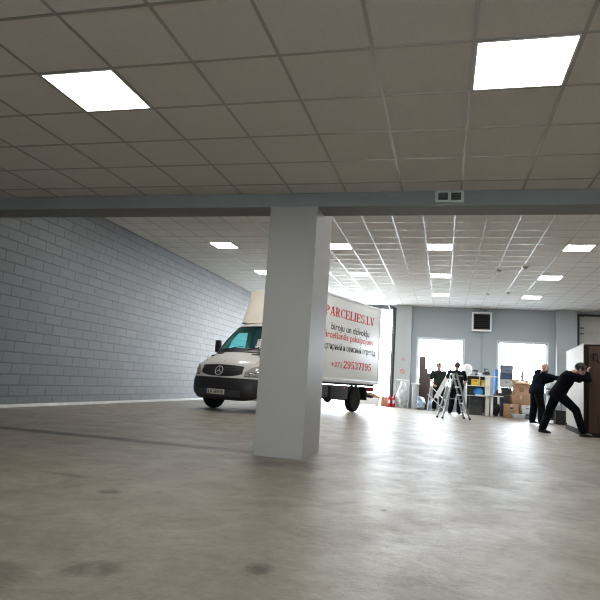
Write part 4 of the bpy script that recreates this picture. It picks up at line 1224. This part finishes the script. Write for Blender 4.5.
def open_carton(root, hx, hy, hz, m):
    b = MB().box(-hx, hx, -hy, -hy+.01, 0, hz).box(-hx, hx, hy-.01, hy, 0, hz).box(-hx, -hx+.01, -hy, hy, 0, hz).box(hx-.01, hx, -hy, hy, 0, hz).box(-hx, hx, -hy, hy, 0, .01)
    b.obj('carton_body', m, root, False)
    f_ = MB()
    f_.bar((-hx, 0, hz), (-hx-.08, 0, hz+.05), 2*hy, .006, (0, 1, 0)).bar((hx, 0, hz), (hx+.06, 0, hz+.07), 2*hy, .006, (0, 1, 0)).bar((0, hy, hz), (0, hy+.02, hz+.10), 2*hx, .006, (1, 0, 0)).bar((0, -hy, hz), (0, -hy-.07, hz-.05), 2*hx, .006, (1, 0, 0))
    f_.obj('flap', m, root, False)
    MB().ball((0, 0, hz-.02), hx*.7, hy*.7, .07, 3).crumple(.03, 9, 2).obj('packing', M['film'], root)
    MB().box(-hx*.35, hx*.25, -hy-.002, -hy, hz*.25, hz*.6).obj('printed_label', M['card3'], root, False)
yb = 'yellow boxes in the white shelf'
solid('yellow_box', 'larger yellow plastic box in the upper compartment of the white shelf', 'box', .98, 1.24, 22.38, 22.62, 1.046, 1.27, M['yellow'], group=yb, fn=bin_)
solid('yellow_box', 'small yellow plastic box beside the white shelf divider', 'box', 1.34, 1.45, 22.38, 22.62, 1.046, 1.25, M['yellow'], group=yb, fn=bin_)
def bag(name, label, cat, c, rx, ry, rz_, m, seed, amt=.05, freq=5, group=None, knot=True):
    root = thing(name, label, cat, (c[0], c[1], c[2]), 0, group)
    b = MB().ball((0, 0, rz_), rx, ry, rz_, 4).crumple(amt, freq, seed)
    for v in b.bm.verts: v.co.z = max(0.0, v.co.z)
    b.obj('bag_body', m, root)
    if knot: MB().lathe([(.03, 0), (.015, .03), (.04, .09), (.03, .10), (0, .06)], (0, 0, rz_*2-.03), 10).crumple(.01, 20, seed).obj('knot', m, root)
    return root
bag('plastic_bag', 'bright blue plastic bag lying in the lower shelf compartment', 'bag', (1.24, 22.51, .690), .18, .10, .13, M['blue'], 3, .04, 6, knot=False)
# desk
e = thing('desk', 'pale topped white desk with panel legs in front of the shelf', 'desk', (1.58, 21.95, 0))
MB().box(-.47, .45, -.35, .25, .69, .72, .006).obj('desktop', M['desktop'], e)
MB().box(-.14, -.02, -.22, .22, 0, .69, .004).obj('leg', M['laminate'], e)
MB().box(.02, .11, -.28, .18, 0, .69, .004).obj('leg', M['laminate'], e)
# tools on the shelf top
tb = thing('tool_bag', 'black cluttered tool bag on top of the white shelf, by the blue roll', 'tool bag', (1.50, 22.5, 1.411))
MB().ball((0, 0, .095), .13, .10, .07, 3).crumple(.03, 12, 1).obj('bag_body', M['black'], tb)
MB().tube([(-.10, 0, .08), (-.07, 0, .22), (.02, 0, .26), (.08, 0, .20), (.12, 0, .09)], .012, 6).obj('handle', M['black'], tb)
MB().tube([(-.02, .03, .08), (-.05, .03, .24)], .02, 8).ball((-.05, .03, .25), .03, .03, .03, 2).obj('tool_grip', M['black'], tb)
dr = thing('power_drill', 'small black power drill on top of the white shelf above the yellow boxes', 'drill', (1.15, 22.5, 1.411))
MB().box(-.05, .04, -.03, .03, 0, .05, .01).obj('battery', M['black'], dr)
MB().tube([(0, 0, .04), (-.01, 0, .14)], .022, 8).obj('grip', M['dark_plastic'], dr)
MB().tube([(-.10, 0, .17), (.06, 0, .16)], .035, 10).tube([(-.15, 0, .172), (-.10, 0, .17)], .018, 8).obj('motor_housing', M['black'], dr)
bag('plastic_bag', 'crumpled clear plastic bag on the shelf top next to the black drill', 'bag', (1.275, 22.5, 1.411), .055, .08, .06, M['film'], 6, .03, 9, knot=False)
# big white lampshade-like dome behind the man's shoulder
dm = thing('white_globe_shade', 'round white globe shade on the shelf end behind the shoulder of the man in polo', 'lamp shade', (.84, 22.52, 1.411))
MB().lathe([(.06, 0), (.12, .05), (.16, .13), (.165, .22), (.13, .33), (.07, .39), (0, .41)], seg=28).obj('globe', M['whiteplastic'], dm)
MB().lathe([(.05, -.0), (.065, .0), (.065, .03), (.05, .03)], seg=20).obj('collar', M['vent'], dm)
# blue roll
e = thing('blue_roll', 'bright blue roll standing upright on a black crate behind the desk', 'roll', (1.87, 22.87, .762))
MB().lathe([(.02, 0), (.07, 0), (.07, .92), (.02, .92)], seg=20).obj('roll_body', M['blueroll'], e)
MB().lathe([(.0, .02), (.02, .02), (.02, .935), (0, .935)], seg=12).obj('core', M['card'], e)
# stack of bins
def stacked(x0, x1, y0, y1, specs, group):
    for (z0, z1, m, lab, inset) in specs:
        solid('storage_bin', lab, 'storage bin', x0+inset, x1-inset, y0, y1, z0, z1, M[m], group=group, fn=bin_)
stacked(1.99, 2.43, 22.48, 22.86, [
    (0, .24, 'dark_plastic', 'black storage bin at the bottom of the tall bin stack by the desk', .02),
    (.245, .50, 'navybin', 'dark blue-black storage bin second from the floor in the tall bin stack', .03),
    (.505, .76, 'dark_plastic', 'black storage bin below the half-clear bins in the tall stack', .02),
    (.765, 1.03, 'black', 'black storage bin at desk height in the tall stack', .04),
    (1.035, 1.33, 'clearbin', 'clear plastic bin full of small things in the tall stack', .01),
    (1.335, 1.56, 'navybin', 'dark blue storage bin just above the clear bin', .01),
    (1.565, 1.70, 'greybin', 'shallow blue-grey bin second from the top of the stack', .01),
    (1.705, 1.85, 'greybin', 'topmost blue-grey bin of the stack in front of the second window', .0)], 'bins in the tall stack by the window')
solid('storage_bin', 'narrow black crate carrying the upright blue roll', 'storage bin', 1.78, 1.96, 22.74, 23.0, 0, .76, M['black'], fn=bin_)
# dark tubs under the desk
stacked(.90, 1.36, 21.85, 22.25, [(0, .30, 'dark_plastic', 'black tub on the floor under the desk end', 0), (.305, .60, 'black', 'black tub resting on another tub under the desk', .02)], 'black tubs under the desk')
bag('rubbish_bag', 'black rubbish bag slumped between the desk legs and the bin stack', 'bag', (1.85, 22.2, 0), .10, .09, .22, M['black'], 9, .05, 6)
jk = bag('dark_jacket', 'black jacket with a pale patch heaped on the desk end', 'jacket', (1.90, 21.9, .721), .13, .14, .12, M['black'], 12, .05, 8, knot=False)
MB().box(-.04, .07, -.16, -.135, .10, .22, .003, Matrix.Rotation(-.3, 4, 'X')).obj('pale_patch', M['whiteplastic'], jk)
# cartons
solid('cardboard_box', 'open cardboard box with packing sticking out, top of the carton pile', 'cardboard box', 2.40, 2.93, 21.85, 22.35, .80, 1.24, M['card2'], group='brown cartons', fn=open_carton)
solid('cardboard_box', 'wide cardboard box under the open box in the carton pile', 'cardboard box', 2.33, 2.93, 21.85, 22.40, .44, .798, M['card'], group='brown cartons', fn=carton)
solid('cardboard_box', 'dull cardboard box at the bottom of the carton pile, mostly hidden', 'cardboard box', 2.36, 2.90, 21.9, 22.40, .0, .438, M['card3'], group='brown cartons', fn=carton)
def hole_carton(root, hx, hy, hz, m):
    carton(root, hx, hy, hz, m)
    MB().box(-.05, .05, -hy-.003, -hy-.001, hz*.66, hz*.78, .001).obj('hand_hole', M['black'], root)
solid('cardboard_box', 'cardboard box with a dark hand hole standing on the floor in front of the bins', 'cardboard box', 2.04, 2.50, 21.35, 21.78, .0, .47, M['card'], group='brown cartons', fn=hole_carton)
solid('storage_bin', 'white lidded bin on the floor beside the person in the hoodie', 'storage bin', 2.62, 2.95, 21.45, 21.75, .19, .46, M['whiteplastic'], fn=bin_)
solid('storage_bin', 'blue-grey low bin under the white lidded bin', 'storage bin', 2.60, 2.97, 21.42, 21.78, .0, .188, M['greybin'], fn=bin_)
def tray(root, hx, hy, hz, m):
    MB().prism([(-hx*.85, 0), (hx*.85, 0), (hx, hz), (-hx, hz)], -hy, hy, 'xz', .01).obj('tray_body', m, root)
    MB().box(-hx-.01, hx+.01, -hy-.01, hy+.01, hz-.02, hz, .006).obj('rim', M['whiteplastic'], root)
solid('plastic_tray', 'flat grey-white plastic tub on the floor in front of the cartons', 'tub', 2.26, 2.68, 21.05, 21.30, .0, .17, M['clearbin'], fn=tray)
# objects showing above the cartons: window-sill goods
e = thing('glazing_post', 'upright grey-blue post with a yellow side arm standing behind the carton pile', 'post', (2.76, 22.62, 0))
MB().box(-.045, .045, -.03, .03, 0.03, 1.66, .004).obj('post', M['greybin'], e)
MB().box(-.10, .10, -.12, .12, 0, .03, .004).obj('base_plate', M['greybin'], e)
MB().box(-.30, -.045, -.03, .03, 1.45, 1.50, .006).obj('side_arm', M['yellow'], e)['label'] = 'yellow side arm'

# trolley and bags behind the pushing men
tr = thing('hand_trolley', 'black hand trolley loaded with cases, behind the pushing men', 'trolley', (3.36, 20.0, 0))
MB().box(-.30, .30, -.25, .25, .10, .14, .01).obj('deck', M['black'], tr)
MB().tube([(-.28, .24, .12), (-.28, .26, 1.0), (-.24, .26, 1.05), (.24, .26, 1.05), (.28, .26, 1.0), (.28, .24, .12)], .018, 8).obj('handle', M['dark_plastic'], tr)
for sx_ in (-.24, .24):
    for sy_ in (-.18, .18):
        MB().lathe([(.02, -.018), (.05, -.018), (.05, .018), (.02, .018)], (sx_, sy_, .05), 18, 'y').obj('wheel', M['rubber'], tr)
solid('tool_case', 'black tool case on the deck of the hand trolley', 'case', 3.10, 3.62, 19.80, 20.18, .142, .36, M['dark_plastic'], fn=bin_)
solid('tool_case', 'smaller silver-grey case above the black case on the trolley', 'case', 3.16, 3.56, 19.82, 20.14, .362, .56, M['clearbin'], fn=bin_)
solid('tool_case', 'white box above the grey case on the trolley', 'case', 3.18, 3.52, 19.84, 20.12, .562, .84, M['whiteplastic'], fn=bin_)
solid('tool_case', 'dark case topmost on the trolley, below the white bag', 'case', 3.20, 3.54, 19.84, 20.12, .842, 1.0, M['dark_plastic'], fn=bin_)
bag('plastic_bag', 'pale bluish plastic bag on top of the trolley load behind the stretched arm', 'bag', (3.42, 20.0, 1.002), .19, .14, .21, M['film'], 15, .05, 6)
solid('storage_bin', 'dark bin on the floor at the foot of the wooden crate', 'storage bin', 3.30, 3.80, 19.15, 19.55, .0, .42, M['black'], fn=bin_)

# goods under the first window and beside the pillar
def board(name, label, x0, x1, z1, y, m, lean=.06):
    e = thing(name, label, 'board', ((x0+x1)/2, y, 0), 0, 'dark boards leaning at the window')
    R_ = Matrix.Rotation(-lean, 4, 'X'); w_ = (x1-x0)/2
    MB().box(-w_, w_, 0, .03, 0.005, z1, .003, R_, (0, 0, 0)).obj('panel', M[m], e)
    MB().box(-w_-.002, w_+.002, -.001, .031, z1-.012, z1+.002, .001, R_, (0, 0, 0)).obj('edge_band', M['cratepost'], e)
    return e
board('dark_board', 'tallest dark brown board leaning in front of the bright window', -.97, -.73, 2.07, 23.72, 'darkboard')
board('dark_board', 'middle dark brown board leaning in front of the bright window', -.80, -.62, 1.62, 23.62, 'darkboard')
board('dark_board', 'shortest dark brown board leaning in front of the bright window', -.70, -.50, 1.42, 23.52, 'darkboard')
e = thing('wrapped_roll', 'grey upright roll with a white cap standing beside the pillar', 'roll', (-1.07, 23.55, 0))
MB().lathe([(0, 0), (.13, 0), (.135, .94), (0, .94)], seg=24).obj('roll_body', M['greyroll'], e)
MB().box(-.19, .17, -.14, .14, .94, 1.0, .02).obj('cap', M['whiteplastic'], e)
e = thing('wrapped_rack', 'white rack wrapped in crinkled plastic film at the foot of the pillar', 'rack', (-1.56, 23.42, 0))
MB().ball((0, 0, .53), .20, .12, .50, 4).crumple(.09, 4, 3).obj('load', M['film'], e)
MB().tube([(-.23, -.16, .0), (-.23, -.16, 1.10), (.23, -.16, 1.08), (.23, -.16, 0)], .02, 8).tube([(-.02, -.17, 0.03), (-.02, -.17, 1.05)], .014, 8).obj('frame', M['vent'], e)
MB().tube([(-.25, -.17, 1.08), (.25, -.17, 1.06)], .035, 10).obj('top_tube', M['whiteplastic'], e)
bg = 'bluish film bags under the window'
bag('film_bag', 'bluish crumpled film bag next to the grey roll under the window', 'bag', (-.85, 23.2, 0), .16, .17, .25, M['filmblue'], 21, .11, 5, bg, False)
bag('film_bag', 'bluish crumpled film bag nearer to the man in the olive t-shirt', 'bag', (-.46, 23.2, 0), .13, .15, .22, M['filmblue'], 26, .10, 5, bg, False)
def extinguisher(loc, label):
    e = thing('fire_extinguisher', label, 'fire extinguisher', loc, 0, 'red extinguishers')
    MB().lathe([(0, 0), (.075, 0), (.08, .02), (.08, .34), (.06, .40), (.025, .43), (.025, .45), (0, .45)], seg=24).obj('cylinder', M['redpaint'], e)
    MB().box(-.015, .015, -.06, .03, .45, .475, .004).box(-.012, .012, -.08, .02, .49, .505, .004, Matrix.Rotation(.2, 4, 'X')).obj('valve_lever', M['dark_plastic'], e)
    MB().tube([(.01, -.02, .46), (.03, -.09, .44), (.045, -.10, .30), (.04, -.095, .10)], .012, 8).obj('hose', M['black'], e)
    MB().box(-.045, .045, -.083, -.074, .14, .28, .003).obj('printed_label', M['whiteplastic'], e)
    return e
extinguisher((-2.07, 23.60, 0), 'red fire extinguisher nearest the open doorway')
extinguisher((-1.895, 23.60, 0), 'red fire extinguisher against the wrapped rack')
# signs on the pillar
def sign(z, r_, label):
    e = thing('round_sign', label, 'sign', (-1.62, YB-.32, z), 0, 'signs on the pillar')
    MB().lathe([(0, 0), (r_*1.1, 0), (r_*1.1, .004), (0, .004)], (0, -.004, 0), 24, 'y').obj('plate', M['pillar'], e, False)
    MB().tube([(r_*.9*math.cos(2*PI*k/24), -.006, r_*.9*math.sin(2*PI*k/24)) for k in range(25)], r_*.17, 6, False).obj('ring', M['signred'], e)
    MB().bar((-r_*.6, -.006, r_*.6), (r_*.6, -.006, -r_*.6), r_*.25, .004, (0, 0, 1)).obj('slash', M['signred'], e, False)
sign(1.43, .085, 'larger round red-ringed sign, lower one on the pillar by the doorway')
sign(1.92, .055, 'tiny round red sign, upper one on the pillar by the doorway')

# outside the open doorway and under the van
solid('cardboard_box', 'brown cardboard box in the open doorway next to the red extinguishers', 'cardboard box', -2.44, -2.12, 23.9, 24.2, 0, .38, M['card'], fn=carton)
e = thing('low_chest', 'low white chest with a dark sloping lid in the doorway behind the van', 'chest', (-2.95, 24.3, 0))
MB().box(-.45, .42, -.25, .25, 0.02, .36, .02).obj('chest_body', M['whiteplastic'], e)
MB().prism([(-.48, .36), (.48, .30), (.44, .36), (.05, .52), (-.48, .50)], -.27, .27, 'xz', .01).obj('lid', M['card3'], e)
MB().box(-.4, -.3, -.2, .2, 0, .02).box(.27, .37, -.2, .2, 0, .02).obj('foot', M['dark_plastic'], e, False)

# ------------------------------------------------------------------ daylight
w = bpy.data.worlds.new('World'); S.world = w; w.use_nodes = True
n = w.node_tree.nodes; n.clear(); L = w.node_tree.links
out = n.new('ShaderNodeOutputWorld'); bg_ = n.new('ShaderNodeBackground')
bg_.inputs['Color'].default_value = (.86, .94, 1.0, 1); bg_.inputs['Strength'].default_value = 23.0
L.new(bg_.outputs[0], out.inputs[0])
w.cycles.sampling_method = 'AUTOMATIC'
def portal(x0, x1, z0, z1):
    l = bpy.data.lights.new('daylight_portal', 'AREA'); l.shape = 'RECTANGLE'; l.size = x1-x0; l.size_y = z1-z0
    l.cycles.is_portal = True
    o = bpy.data.objects.new('daylight_portal', l); COL.objects.link(o)
    o.location = ((x0+x1)/2, YB+.28, (z0+z1)/2); o.rotation_euler = (-PI/2, 0, 0)
for (a, c, z0, z1) in holes[:3]: portal(a, c, z0, z1)
portal(-2.2, 3.0, 1.2, 2.4)  # portal for the window added behind the camera
pw = [o for o in bpy.data.objects if o.name.startswith('daylight_portal')][-1]
pw.location.y = YF-.28; pw.rotation_euler = (PI/2, 0, 0)

S.view_settings.view_transform = 'Standard'; S.view_settings.look = 'None'
S.view_settings.gamma = 1; S.view_settings.exposure = 0.12; S.view_settings.use_curve_mapping = False
S.cycles.filter_width = 1.15
S.cycles.max_bounces = 10; S.cycles.diffuse_bounces = 7; S.cycles.glossy_bounces = 4; S.cycles.transparent_max_bounces = 12
S.cycles.sample_clamp_indirect = 6.0; S.cycles.use_denoising = True
S.cycles.caustics_reflective = False; S.cycles.caustics_refractive = False
